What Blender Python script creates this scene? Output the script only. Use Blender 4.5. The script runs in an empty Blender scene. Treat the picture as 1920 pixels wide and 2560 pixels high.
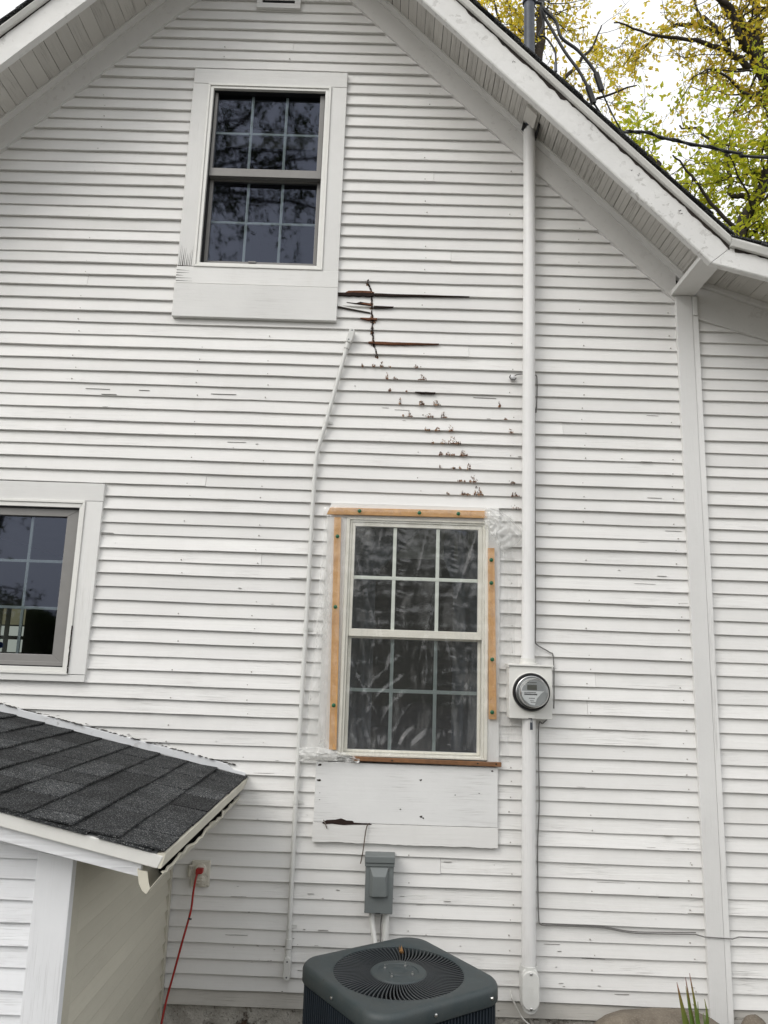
import bpy, math, random
from mathutils import Vector, Matrix, noise
R = math.radians
random.seed(7)
S = bpy.context.scene
COL = S.collection

# ------------------------------------------------------------------ camera
cam_d = bpy.data.cameras.new('camera'); cam = bpy.data.objects.new('camera', cam_d); COL.objects.link(cam)
cam_d.sensor_fit = 'VERTICAL'; cam_d.sensor_height = 24.0; cam_d.lens = 24.0 * 1900 / 2560
cam_d.clip_start = .05; cam_d.clip_end = 600
cam.matrix_world = (Matrix.Translation((0, -3.7, 1.75)) @ Matrix.Rotation(R(.1493), 4, 'Z')
                    @ Matrix.Rotation(R(90 + 10.672), 4, 'X') @ Matrix.Rotation(R(1.8713), 4, 'Z'))
S.camera = cam
S.render.resolution_x = 768; S.render.resolution_y = 1024

# ------------------------------------------------------------------ sky, sun, exposure
SUN = Vector((-.55, -.62, .72)).normalized()
W = bpy.data.worlds.new('World'); S.world = W; W.use_nodes = True
nt = W.node_tree; nt.nodes.clear()
sky = nt.nodes.new('ShaderNodeTexSky'); sky.sky_type = 'NISHITA'; sky.sun_disc = False
sky.sun_elevation = math.asin(SUN.z); sky.sun_rotation = math.atan2(SUN.x, SUN.y) % (2 * math.pi)
sky.air_density = 1.2; sky.dust_density = 6.0; sky.ozone_density = 1.0
hs = nt.nodes.new('ShaderNodeHueSaturation'); hs.inputs['Saturation'].default_value = .34
bg = nt.nodes.new('ShaderNodeBackground'); bg.inputs['Strength'].default_value = .13
wo = nt.nodes.new('ShaderNodeOutputWorld')
veil = nt.nodes.new('ShaderNodeMix'); veil.data_type = 'RGBA'; veil.inputs[0].default_value = .80; veil.inputs[7].default_value = (9.3, 9.4, 9.5, 1)   # even overcast layer
nt.links.new(sky.outputs[0], hs.inputs['Color']); nt.links.new(hs.outputs[0], veil.inputs[6]); nt.links.new(veil.outputs[2], bg.inputs[0]); nt.links.new(bg.outputs[0], wo.inputs[0])
sun_d = bpy.data.lights.new('sun', 'SUN'); sun_d.energy = 1.0; sun_d.angle = R(35); sun_d.color = (1, .97, .92)
sun = bpy.data.objects.new('sun', sun_d); COL.objects.link(sun)
sun.rotation_euler = SUN.to_track_quat('Z', 'Y').to_euler(); sun.location = (-6, -8, 12)
vs = S.view_settings; vs.view_transform = 'Standard'; vs.look = 'None'; vs.gamma = 1; vs.use_curve_mapping = False
vs.exposure = .25

# ------------------------------------------------------------------ helpers
class MB:
    def __init__(s): s.v = []; s.f = []
    def add(s, v, f):
        n = len(s.v); s.v += [tuple(p) for p in v]; s.f += [tuple(i + n for i in q) for q in f]; return s
    def box(s, x0, x1, y0, y1, z0, z1):
        v = [(x, y, z) for z in (z0, z1) for y in (y0, y1) for x in (x0, x1)]
        return s.add(v, [(0, 2, 3, 1), (4, 5, 7, 6), (0, 1, 5, 4), (2, 6, 7, 3), (0, 4, 6, 2), (1, 3, 7, 5)])
    def prism(s, poly, y0, y1):            # polygon in x,z (counter-clockwise seen from -y), extruded along y
        n = len(poly)
        v = [(x, y0, z) for x, z in poly] + [(x, y1, z) for x, z in poly]
        return s.add(v, [tuple(range(n)), tuple(range(2 * n - 1, n - 1, -1))] + [((i + 1) % n, i, i + n, (i + 1) % n + n) for i in range(n)])
    def loops(s, rings, closed=True, cap0=False, cap1=False):
        n = len(rings[0]); b = len(s.v)
        for r in rings: s.v += [tuple(p) for p in r]
        for k in range(len(rings) - 1):
            for i in range(n if closed else n - 1):
                j = (i + 1) % n
                s.f.append((b + k * n + i, b + k * n + j, b + (k + 1) * n + j, b + (k + 1) * n + i))
        if cap0: s.f.append(tuple(b + i for i in range(n - 1, -1, -1)))
        if cap1: s.f.append(tuple(b + (len(rings) - 1) * n + i for i in range(n)))
        return s
    def tube(s, path, r, n=10, cap=True):
        P = [Vector(p) for p in path]; rr = r if isinstance(r, (list, tuple)) else [r] * len(P)
        rings = []; up = None
        for i, p in enumerate(P):
            t = (P[min(i + 1, len(P) - 1)] - P[max(i - 1, 0)]).normalized()
            if up is None: up = t.orthogonal().normalized()
            up = (up - t * up.dot(t))
            up = up.normalized() if up.length > 1e-6 else t.orthogonal().normalized()
            b = t.cross(up)
            rings.append([p + (up * math.cos(2 * math.pi * k / n) + b * math.sin(2 * math.pi * k / n)) * rr[i] for k in range(n)])
        return s.loops(rings, True, cap, cap)
    def lathe_y(s, cx, cz, prof, n=40, cap0=False, cap1=False):
        return s.loops([[(cx + r * math.cos(2 * math.pi * k / n), y, cz + r * math.sin(2 * math.pi * k / n)) for k in range(n)] for r, y in prof], True, cap0, cap1)
    def lathe_z(s, cx, cy, prof, n=48, cap0=False, cap1=False):
        return s.loops([[(cx + r * math.cos(2 * math.pi * k / n), cy + r * math.sin(2 * math.pi * k / n), z) for k in range(n)] for r, z in prof], True, cap0, cap1)
    def build(s, name, mat, parent=None, smooth=False, bevel=0, kind=None):
        me = bpy.data.meshes.new(name); me.from_pydata(s.v, [], s.f); me.update()
        if smooth:
            me.polygons.foreach_set('use_smooth', [True] * len(me.polygons)); me.set_sharp_from_angle(angle=R(42))
        o = link(name, me, mat, parent)
        if bevel:
            m = o.modifiers.new('bevel', 'BEVEL'); m.width = bevel; m.segments = 2; m.limit_method = 'ANGLE'
        if kind: o['kind'] = kind
        return o

def link(name, me, mat, parent=None):
    if mat is not None and not me.materials: me.materials.append(mat)
    o = bpy.data.objects.new(name, me); COL.objects.link(o); setp(o, parent); return o
def setp(o, parent):
    if parent is None: return
    o.parent = parent
    if parent.type == 'EMPTY': o.matrix_parent_inverse = Matrix.Translation(-parent.location)
def tag(o, label, cat, group=None):
    o['label'] = label; o['category'] = cat
    if group: o['group'] = group
    return o
def thing(name, label, cat, loc=(0, 0, 0), group=None):
    o = bpy.data.objects.new(name, None); COL.objects.link(o); o.location = loc; o.empty_display_size = .1
    return tag(o, label, cat, group)
def smooth_path(pts, n=6):
    P = [Vector(p) for p in pts]; out = []
    for i in range(len(P) - 1):
        p0 = P[max(i - 1, 0)]; p1 = P[i]; p2 = P[i + 1]; p3 = P[min(i + 2, len(P) - 1)]
        for k in range(n):
            t = k / n
            out.append(.5 * ((2 * p1) + (p2 - p0) * t + (2 * p0 - 5 * p1 + 4 * p2 - p3) * t * t + (3 * p1 - p0 - 3 * p2 + p3) * t ** 3))
    out.append(P[-1]); return out
def lerp(a, b, t): return a + (b - a) * t
def interp(tab, x):
    if x <= tab[0][0]: return tab[0][1]
    for (a, u), (b, v) in zip(tab, tab[1:]):
        if x <= b: return lerp(u, v, (x - a) / (b - a))
    return tab[-1][1]
def nz(x, y=0, z=0): return noise.noise(Vector((x, y, z)))

# ------------------------------------------------------------------ materials
class N:
    def __init__(s, name):
        s.m = bpy.data.materials.new(name); s.m.use_nodes = True; s.t = s.m.node_tree; s.t.nodes.clear()
        s.out = s.t.nodes.new('ShaderNodeOutputMaterial')
    def n(s, ty, **kw):
        o = s.t.nodes.new('ShaderNode' + ty)
        for k, v in kw.items():
            if k in o.inputs.keys(): s.set(o.inputs[k], v)
            else: setattr(o, k, v)
        return o
    def set(s, inp, v):
        if isinstance(v, bpy.types.NodeSocket): s.t.links.new(v, inp)
        elif inp.type == 'RGBA' and len(v) == 3: inp.default_value = (*v, 1)
        else: inp.default_value = v
    def math(s, op, a, b=0, clamp=False):
        o = s.t.nodes.new('ShaderNodeMath'); o.operation = op; o.use_clamp = clamp
        s.set(o.inputs[0], a); s.set(o.inputs[1], b); return o.outputs[0]
    def mix(s, f, a, b, blend='MIX'):
        o = s.t.nodes.new('ShaderNodeMix'); o.data_type = 'RGBA'; o.blend_type = blend
        s.set(o.inputs[0], f); s.set(o.inputs[6], a); s.set(o.inputs[7], b); return o.outputs[2]
    def ramp(s, f, *stops):
        o = s.t.nodes.new('ShaderNodeValToRGB'); e = o.color_ramp.elements
        while len(e) < len(stops): e.new(.5)
        for k, (p, c) in zip(e, stops): k.position = p; k.color = (*c, 1) if not isinstance(c, (int, float)) else (c, c, c, 1)
        s.t.links.new(f, o.inputs[0]); return o.outputs[0]
    def rng(s, v, a, b, c=0., d=1.):
        o = s.n('MapRange'); s.set(o.inputs[0], v)
        for i, q in enumerate((a, b, c, d)): o.inputs[i + 1].default_value = q
        return o.outputs[0]
    def coords(s, scale=(1, 1, 1), rand=True):
        tc = s.n('TexCoord'); v = tc.outputs['Object']
        if rand:
            oi = s.n('ObjectInfo'); c = s.n('CombineXYZ')
            for i, k in enumerate((17., 31., 23.)): s.set(c.inputs[i], s.math('MULTIPLY', oi.outputs['Random'], k))
            a = s.n('VectorMath', operation='ADD'); s.t.links.new(v, a.inputs[0]); s.t.links.new(c.outputs[0], a.inputs[1]); v = a.outputs[0]
        mp = s.n('Mapping'); s.t.links.new(v, mp.inputs[0]); mp.inputs['Scale'].default_value = scale
        return mp.outputs[0]
    def noise(s, vec, scale=1., detail=4., rough=.55, dist=0.):
        o = s.n('TexNoise'); s.t.links.new(vec, o.inputs['Vector'])
        o.inputs['Scale'].default_value = scale; o.inputs['Detail'].default_value = detail
        o.inputs['Roughness'].default_value = rough; o.inputs['Distortion'].default_value = dist
        return o.outputs[0]
    def bsdf(s, col, rough=.5, bump=None, bs=.3, bd=.002, spec=.5, metal=0.):
        b = s.n('BsdfPrincipled'); s.set(b.inputs['Base Color'], col); s.set(b.inputs['Roughness'], rough)
        b.inputs['Specular IOR Level'].default_value = spec; b.inputs['Metallic'].default_value = metal
        if bump is not None:
            q = s.n('Bump'); q.inputs['Strength'].default_value = bs; q.inputs['Distance'].default_value = bd
            s.t.links.new(bump, q.inputs['Height']); s.t.links.new(q.outputs[0], b.inputs['Normal'])
        return b.outputs[0]
    def done(s, sh): s.t.links.new(sh, s.out.inputs['Surface']); return s.m

def paint(name, base, axis='X', crack=.6, grain=.5, rough=.55, dirt=.10, low=True, bump=.85, crackcol=(.22, .20, .175)):
    n = N(name)
    sc = {'X': ((2.4, 75, 75), (7, 430, 430)), 'Z': ((75, 75, 2.4), (430, 430, 7)), 'Y': ((75, 2.4, 75), (430, 7, 430)),
          'D': ((16, 16, 16), (30, 30, 30))}[axis]
    g = n.noise(n.coords(sc[0]), 1, 6, .62, .25)
    c = n.noise(n.coords(sc[1]), 1, 3, .55, .35)
    iso = n.coords((1, 1, 1))
    pm = n.noise(iso, 3.1, 3, .6)
    fl = n.noise(n.coords((9, 9, 30)), 1, 5, .7)
    oi = n.n('ObjectInfo')
    z = n.n('SeparateXYZ'); tc = n.n('NewGeometry'); n.t.links.new(tc.outputs['Position'], z.inputs[0])
    oi = n.n('ObjectInfo')
    wear = n.math('MULTIPLY', n.rng(z.outputs[2], .2, 3.2, 1.0, .45), n.rng(oi.outputs['Random'], .15, .95, .35, 1.25)) if low else 1.0
    cl = n.rng(c, .575, .625); pmr = n.rng(pm, .44, .66)
    cm = n.math('MULTIPLY', n.math('MULTIPLY', n.math('MULTIPLY', cl, pmr), crack), wear, True)
    chips = n.math('MULTIPLY', n.math('MULTIPLY', n.rng(fl, .70, .74), n.rng(pm, .52, .60)), min(1., crack * 1.3), True)
    chips = n.math('MULTIPLY', chips, wear, True)
    br = n.rng(oi.outputs['Random'], 0, 1, .935, 1.025)
    d = n.math('MULTIPLY', br, n.rng(n.noise(iso, 1.7, 5, .65), .35, .75, 1.0, 1 - dirt))
    dc = n.n('CombineColor'); [n.set(dc.inputs[i], d) for i in range(3)]
    col = n.mix(1.0, base, dc.outputs[0], 'MULTIPLY')
    st = n.noise(n.coords((3, 3, .6) if axis != 'D' else (2, 2, 2)), 1.5, 5, .7)
    col = n.mix(n.math('MULTIPLY', n.rng(st, .55, .8), .14), col, (.50, .48, .41))
    col = n.mix(cm, col, crackcol)
    col = n.mix(chips, col, (.22, .19, .15))
    h = n.math('ADD', n.math('MULTIPLY', g, n.math('MULTIPLY', grain, wear)), n.math('MULTIPLY', n.noise(iso, 45, 3, .6), .22))
    h = n.math('SUBTRACT', h, n.math('MULTIPLY', n.math('ADD', cm, chips), .9))
    return n.done(n.bsdf(col, n.rng(g, .3, .7, rough - .06, rough + .1), h, bump, .0026, .35))

def plain(name, col, rough=.5, var=.12, scale=30, bs=.15, metal=0., spec=.5, detail=4):
    n = N(name); v = n.coords((1, 1, 1)); a = n.noise(v, scale, detail, .6); b = n.noise(v, 4, 4, .6)
    f = n.math('MULTIPLY', n.rng(a, .25, .75, 1 - var, 1 + var * .6), n.rng(b, .25, .75, 1 - var, 1 + var * .6))
    cc = n.n('CombineColor'); [n.set(cc.inputs[i], f) for i in range(3)]
    return n.done(n.bsdf(n.mix(1.0, col, cc.outputs[0], 'MULTIPLY'), rough, a, bs, .0015, spec, metal))

M = {}
WHITE = (.797, .789, .770)
M['clap'] = paint('clapboard_paint', WHITE, 'X', .26, .65, bump=1.0)
M['clapdirty'] = paint('splashed_clapboard_paint', (.56, .54, .50), 'X', .6, .65, dirt=.35)
M['trimx'] = paint('trim_paint_horizontal', (.80, .795, .775), 'X', .15, .25, low=False)
M['trimz'] = paint('trim_paint_vertical', (.80, .795, .775), 'Z', .15, .25, low=False)
M['cornerb'] = paint('corner_board_paint', (.78, .775, .76), 'Z', .35, .5, bump=1.0)
M['panel'] = paint('panel_paint', (.80, .80, .79), 'X', .32, .35, low=False)
M['fascia'] = paint('fascia_paint', (.78, .775, .755), 'D', .5, 1.6, low=False, bump=1.0)
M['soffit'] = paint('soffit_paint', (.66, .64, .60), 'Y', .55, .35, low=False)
M['frieze'] = paint('frieze_paint', (.76, .75, .73), 'D', .15, .25, low=False)
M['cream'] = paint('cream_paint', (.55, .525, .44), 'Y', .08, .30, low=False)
M['shedwhite'] = paint('shed_paint', (.84, .85, .87), 'X', .22, .5, low=False)
M['shedgrain'] = paint('grained_rake_paint', (.84, .85, .87), 'X', .5, 1.4, low=False, bump=1.0)
M['shedz'] = paint('shed_corner_paint', (.84, .85, .87), 'Z', .15, .6, low=False)
M['barewood'] = plain('bare_dark_wood', (.035, .026, .022), .9, .5, 60, .6)
M['rust'] = plain('rotten_brown_wood', (.135, .052, .024), .95, .5, 120, .8)
M['rotdark'] = plain('rotten_dark_wood', (.022, .010, .007), .95, .5, 120, .8)
M['tan'] = plain('weathered_tan_wood', (.42, .27, .165), .95, .3, 120, .6)
M['vinyl'] = plain('white_vinyl', (.78, .775, .74), .38, .05, 20, .04)
M['vinylcream'] = plain('cream_vinyl', (.78, .76, .68), .4, .07, 20, .05)
M['taupe'] = plain('grey_sash', (.245, .238, .228), .4, .06, 20, .04)
M['muntin'] = plain('grey_muntin', (.42, .46, .44), .4, .05, 20, .03)
M['muntinw'] = plain('pale_muntin', (.62, .66, .60), .4, .05, 20, .03)
M['rubber'] = plain('black_gasket', (.012, .012, .013), .6, .1)
M['room'] = plain('dark_room', (.05, .05, .055), .9, .2, 3)
M['curtain'] = plain('grey_curtain', (.10, .105, .12), .8, .15, 8)
M['blind'] = plain('cream_blind', (.38, .36, .30), .7, .05, 8)
M['dark'] = plain('black_void', (.008, .008, .009), .9, .1)
M['pvc'] = paint('painted_conduit', (.80, .795, .785), 'Z', .22, .12, rough=.36, low=False, bump=.25)
M['pvcgrey'] = plain('pale_grey_conduit', (.68, .68, .655), .42, .05, 14, .05)
M['galv'] = plain('galvanised_steel', (.085, .095, .115), .5, .35, 14, .08, .35)
M['meterbox'] = plain('meter_socket_paint', (.74, .735, .70), .4, .06, 9, .05)
M['black'] = plain('black_plastic', (.012, .012, .013), .4, .15, 40, .1)
M['steel'] = plain('bright_steel', (.62, .62, .61), .28, .1, 30, .05, 1.)
M['dial'] = plain('meter_face', (.36, .37, .37), .4, .05, 10, .02)
M['lcd'] = plain('meter_display', (.13, .13, .115), .3, .05)
M['label'] = plain('paper_label', (.72, .73, .73), .5, .03)
M['ink'] = plain('print_ink', (.03, .03, .035), .6, .05)
M['discgrey'] = plain('grey_enclosure', (.165, .182, .182), .42, .06, 10, .04)
M['acpaint'] = plain('condenser_paint', (.055, .065, .066), .5, .22, 26, .2)
def mk_ac():
    n = N('dusty_condenser_paint'); v = n.coords((1, 1, 1), False); a = n.noise(v, 9, 6, .7); b = n.noise(v, 160, 3, .7); c = n.noise(v, 26, 5, .7)
    col = n.mix(n.math('MULTIPLY', n.rng(a, .42, .72), .55), (.036, .049, .053), (.080, .085, .080))
    col = n.mix(n.math('MULTIPLY', n.rng(c, .62, .70), .6), col, (.028, .026, .022)); col = n.mix(n.math('MULTIPLY', n.rng(b, .62, .72), .35), col, (.16, .155, .14))
    return n.done(n.bsdf(col, n.rng(a, .3, .7, .42, .62), n.math('ADD', b, c), .12, .001))
M['acpaint'] = mk_ac()
M['acbody'] = plain('condenser_louver_paint', (.020, .029, .040), .45, .2, 26, .15)
M['acslat'] = plain('condenser_grille', (.030, .035, .040), .35, .15, 30, .1)
M['alu'] = plain('aluminium_fin', (.34, .35, .36), .4, .3, 60, .2, .6)
M['leafbrown'] = plain('dry_leaf', (.30, .15, .045), .8, .4, 60, .4)
M['wire'] = plain('grey_cable', (.16, .155, .15), .55, .2)
M['wireblack'] = plain('black_cable', (.014, .014, .015), .5, .2)
M['wirewhite'] = plain('white_cable', (.66, .65, .62), .5, .2)
M['red'] = plain('red_cord', (.36, .022, .018), .45, .15, 20, .05)
M['green'] = plain('green_cap', (.012, .12, .055), .35, .1)
M['gutter'] = plain('cream_gutter', (.66, .63, .53), .4, .12, 6, .1)
M['outlet'] = paint('outlet_paint', (.66, .63, .55), 'D', .6, .4, low=False)
M['soil'] = plain('soil', (.085, .062, .042), .95, .5, 25, .9)
M['ceramic'] = plain('painted_clamp', (.70, .70, .70), .35, .2, 40, .2)

def mk_wood():
    n = N('fresh_lath'); v = n.coords((1, 1, 1))
    z = n.noise(n.coords((14, 14, 14)), 2, 5, .7, .4)
    a = n.noise(v, 6, 5, .6); k = n.noise(n.coords((60, 60, 60)), 1, 2, .5)
    col = n.ramp(z, (.25, (.44, .22, .075)), (.55, (.58, .325, .125)), (.8, (.68, .42, .19)))
    col = n.mix(n.math('MULTIPLY', n.rng(k, .70, .76), .7), col, (.17, .07, .03))
    return n.done(n.bsdf(col, .55, z, .2, .001))
M['lath'] = mk_wood()

def mk_shingle():
    n = N('asphalt_shingle'); v = n.coords((1, 1, 1)); oi = n.n('ObjectInfo')
    g = n.n('TexVoronoi'); n.t.links.new(v, g.inputs['Vector']); g.inputs['Scale'].default_value = 430
    sp = n.n('SeparateColor'); n.t.links.new(g.outputs['Color'], sp.inputs[0])
    patch = n.noise(v, 9, 4, .6)
    base = n.ramp(sp.outputs[0], (0, (.010, .011, .012)), (.62, (.028, .030, .032)), (.86, (.060, .063, .066)), (1, (.27, .27, .26)))
    f = n.math('MULTIPLY', n.rng(oi.outputs['Random'], 0, 1, .6, 1.5), n.rng(patch, .3, .7, .65, 1.3))
    cc = n.n('CombineColor'); [n.set(cc.inputs[i], f) for i in range(3)]
    return n.done(n.bsdf(n.mix(1, base, cc.outputs[0], 'MULTIPLY'), .9, g.outputs['Distance'], .8, .002, .25))
M['shingle'] = mk_shingle()

def mk_found():
    n = N('parged_foundation'); v = n.coords((1, 1, 1), False)
    a = n.noise(v, 14, 6, .7); b = n.noise(v, 5, 5, .65, .4); c = n.noise(v, 90, 4, .7)
    col = n.ramp(a, (.28, (.24, .22, .185)), (.5, (.44, .42, .38)), (.72, (.60, .58, .53)))
    col = n.mix(n.rng(b, .56, .62), col, (.075, .045, .028))
    col = n.mix(n.math('MULTIPLY', n.rng(c, .58, .66), .7), col, (.05, .042, .036))
    h = n.math('SUBTRACT', n.math('ADD', a, n.math('MULTIPLY', c, .35)), n.rng(b, .55, .63))
    return n.done(n.bsdf(col, .95, h, .9, .012))
M['found'] = mk_found()
def mk_stone():
    n = N('brown_stone'); v = n.coords((1, 1, 1), False)
    a = n.noise(v, 8, 6, .7); c = n.noise(v, 130, 3, .7)
    col = n.ramp(a, (.3, (.10, .082, .062)), (.6, (.19, .16, .125)), (.8, (.27, .235, .19)))
    col = n.mix(n.rng(c, .5, .75, 0, .55), col, (.30, .27, .22))
    return n.done(n.bsdf(col, .95, n.math('ADD', a, n.math('MULTIPLY', c, .4)), .8, .008))
M['stone'] = mk_stone()
def mk_glass():
    n = N('window_glass'); fr = n.n('LayerWeight'); fr.inputs['Blend'].default_value = .20
    w = n.noise(n.coords((1, 1, 1)), 5, 2, .5)
    bp = n.n('Bump'); bp.inputs['Strength'].default_value = .05; bp.inputs['Distance'].default_value = .003; n.t.links.new(w, bp.inputs['Height'])
    g = n.n('BsdfGlossy'); g.inputs['Roughness'].default_value = .028; n.set(g.inputs['Color'], (.68, .76, 1.0)); n.t.links.new(bp.outputs[0], g.inputs['Normal'])
    t = n.n('BsdfTransparent'); n.set(t.inputs['Color'], (.62, .66, .68))
    m = n.n('MixShader'); n.set(m.inputs[0], n.math('ADD', n.math('MULTIPLY', fr.outputs['Fresnel'], .75), .06, True))
    n.t.links.new(t.outputs[0], m.inputs[1]); n.t.links.new(g.outputs[0], m.inputs[2]); return n.done(m.outputs[0])
M['glass'] = mk_glass()
def mk_plastic(name, haze, amp, gloss=.085, bump=.5):
    n = N(name); v = n.coords((1, 1, 1), False)
    wr = n.noise(n.coords((14, 14, 7), False), 1, 4, .6, 1.2)
    hz = n.noise(n.coords((16, 16, 5), False), 1, 5, .65, .6)
    bp = n.n('Bump'); bp.inputs['Strength'].default_value = bump; bp.inputs['Distance'].default_value = .008; n.t.links.new(wr, bp.inputs['Height'])
    g = n.n('BsdfGlossy'); g.inputs['Roughness'].default_value = .20; n.t.links.new(bp.outputs[0], g.inputs['Normal'])
    t = n.n('BsdfTransparent')
    d = n.n('BsdfDiffuse'); n.set(d.inputs['Color'], (.82, .82, .80)); tl = n.n('BsdfTranslucent'); n.set(tl.inputs['Color'], (.82, .82, .80))
    dt = n.n('MixShader'); dt.inputs[0].default_value = .3; n.t.links.new(d.outputs[0], dt.inputs[1]); n.t.links.new(tl.outputs[0], dt.inputs[2])
    m1 = n.n('MixShader'); n.set(m1.inputs[0], n.math('ADD', n.math('MULTIPLY', n.rng(hz, .5, .8), amp), haze, True))
    n.t.links.new(t.outputs[0], m1.inputs[1]); n.t.links.new(dt.outputs[0], m1.inputs[2])
    m2 = n.n('MixShader'); m2.inputs[0].default_value = gloss
    n.t.links.new(m1.outputs[0], m2.inputs[1]); n.t.links.new(g.outputs[0], m2.inputs[2]); return n.done(m2.outputs[0])
M['film'] = mk_plastic('clear_plastic_film', .040, .20, .085, .40)
M['filmthin'] = mk_plastic('thin_plastic_fold', .22, .35, .05, .3)
M['filmfaint'] = mk_plastic('faint_plastic_fold', .02, .16, .03, .3)
M['filmfold'] = mk_plastic('bunched_plastic_film', .42, .35, .05, .25)
def mk_dome():
    n = N('meter_glass'); fr = n.n('LayerWeight'); fr.inputs['Blend'].default_value = .35
    g = n.n('BsdfGlossy'); g.inputs['Roughness'].default_value = .05
    t = n.n('BsdfTransparent'); n.set(t.inputs['Color'], (.92, .93, .93)); m = n.n('MixShader')
    n.set(m.inputs[0], n.math('MULTIPLY', fr.outputs['Facing'], .85, True)); n.t.links.new(t.outputs[0], m.inputs[1]); n.t.links.new(g.outputs[0], m.inputs[2])
    return n.done(m.outputs[0])
M['dome'] = mk_dome()
def mk_leaf(name, cols, trans=.55):
    n = N(name); ge = n.n('NewGeometry')
    c = n.ramp(ge.outputs['Random Per Island'], *[(i / (len(cols) - 1), q) for i, q in enumerate(cols)])
    d = n.n('BsdfDiffuse'); n.set(d.inputs['Color'], c); t = n.n('BsdfTranslucent'); n.set(t.inputs['Color'], c)
    m = n.n('MixShader'); m.inputs[0].default_value = trans; n.t.links.new(d.outputs[0], m.inputs[1]); n.t.links.new(t.outputs[0], m.inputs[2]); return n.done(m.outputs[0])
M['leaf_y'] = mk_leaf('autumn_leaf', [(.42, .34, .04), (.66, .52, .05), (.74, .58, .08), (.50, .50, .06), (.74, .50, .10)], .68)
M['leaf_g'] = mk_leaf('green_leaf', [(.27, .34, .04), (.52, .56, .05), (.66, .66, .06), (.40, .46, .05), (.72, .64, .07)], .68)
M['leaf_d'] = mk_leaf('dark_leaf', [(.03, .05, .012), (.07, .09, .02), (.05, .075, .015)], .35)
M['bark'] = plain('bark', (.045, .036, .029), .95, .5, 30, .9)
def mk_blade():
    n = N('plant_blade'); tc = n.n('NewGeometry'); z = n.n('SeparateXYZ'); n.t.links.new(tc.outputs['Position'], z.inputs[0])
    oi = n.n('ObjectInfo'); f = n.math('ADD', n.rng(z.outputs[2], .40, .57), n.rng(oi.outputs['Random'], 0, 1, -.18, .22), True)
    c = n.ramp(f, (0, (.085, .15, .022)), (.45, (.16, .15, .03)), (.8, (.19, .075, .04)), (1, (.12, .035, .04)))
    return n.done(n.bsdf(c, .5, n.noise(n.coords((90, 90, 4)), 1, 3), .3, .001))
M['blade'] = mk_blade()
def mk_ground():
    n = N('gravel_soil'); v = n.coords((1, 1, 1), False); a = n.noise(v, 3, 6, .7); b = n.noise(v, 60, 4, .7)
    c = n.ramp(a, (.35, (.11, .105, .09)), (.6, (.15, .14, .12)), (.8, (.19, .175, .15)))
    return n.done(n.bsdf(n.mix(n.rng(b, .4, .7), c, (.08, .075, .06)), .95, b, .8, .02))
M['ground'] = mk_ground()
def mk_emit(name, col, st):
    n = N(name); e = n.n('Emission'); n.set(e.inputs[0], col); e.inputs[1].default_value = st; return n.done(e.outputs[0])
M['daylight'] = mk_emit('daylit_far_pane', (.9, .94, .82), .42)
M['daylightdim'] = mk_emit('daylit_far_curtain', (.62, .58, .36), .22)

# ------------------------------------------------------------------ ground
g = MB(); g.box(-150, 150, -150, 150, -.35, -.05); go = g.build('ground', M['ground']); go['kind'] = 'structure'

# ------------------------------------------------------------------ house: clapboards
XA = -.711                       # ridge axis
house = thing('house', 'white clapboard house gable wall with steep roof, old windows and peeling paint', 'house', (XA, 0, 0))
ZB = [.206, .269, .33, .396, .461, .524, .594, .656, .724, .783, .849, .92, .983, 1.049, 1.115, 1.179, 1.244, 1.308, 1.375, 1.44, 1.505, 1.572,
      1.636, 1.704, 1.768, 1.835, 1.9, 1.965, 2.029, 2.097, 2.16, 2.222, 2.289, 2.35, 2.418, 2.481, 2.544, 2.61, 2.676, 2.743, 2.804, 2.869, 2.939,
      3.004, 3.072, 3.136, 3.2, 3.267, 3.336, 3.404, 3.465, 3.533, 3.604, 3.671, 3.737, 3.801, 3.868, 3.933, 4.0, 4.068, 4.133, 4.197, 4.262, 4.327,
      4.392, 4.457, 4.521, 4.588, 4.653, 4.719, 4.788, 4.852, 4.917, 4.981, 5.046, 5.111, 5.173, 5.236, 5.30, 5.365, 5.43, 5.495, 5.56, 5.625, 5.69, 5.755]
DZL = [(.2, .012), (1.4, .009), (2.0, .008), (2.6, 0), (3.5, -.006), (4.1, -.014), (4.4, -.006), (5.6, -.005)]
TB = .0145                       # butt thickness
YT = .002
def bz(k, x):                    # bottom edge of course k at x
    z = ZB[k]; return z + interp(DZL, z) * (.75 - x) / 2.6
def face_y(x, z):                # outer face of the siding at a point
    for k in range(len(ZB) - 1):
        a, b = bz(k, x), bz(k + 1, x)
        if a <= z < b: return lerp(-TB, YT - .002, (z - a) / (b - a))
    return -.01
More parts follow.
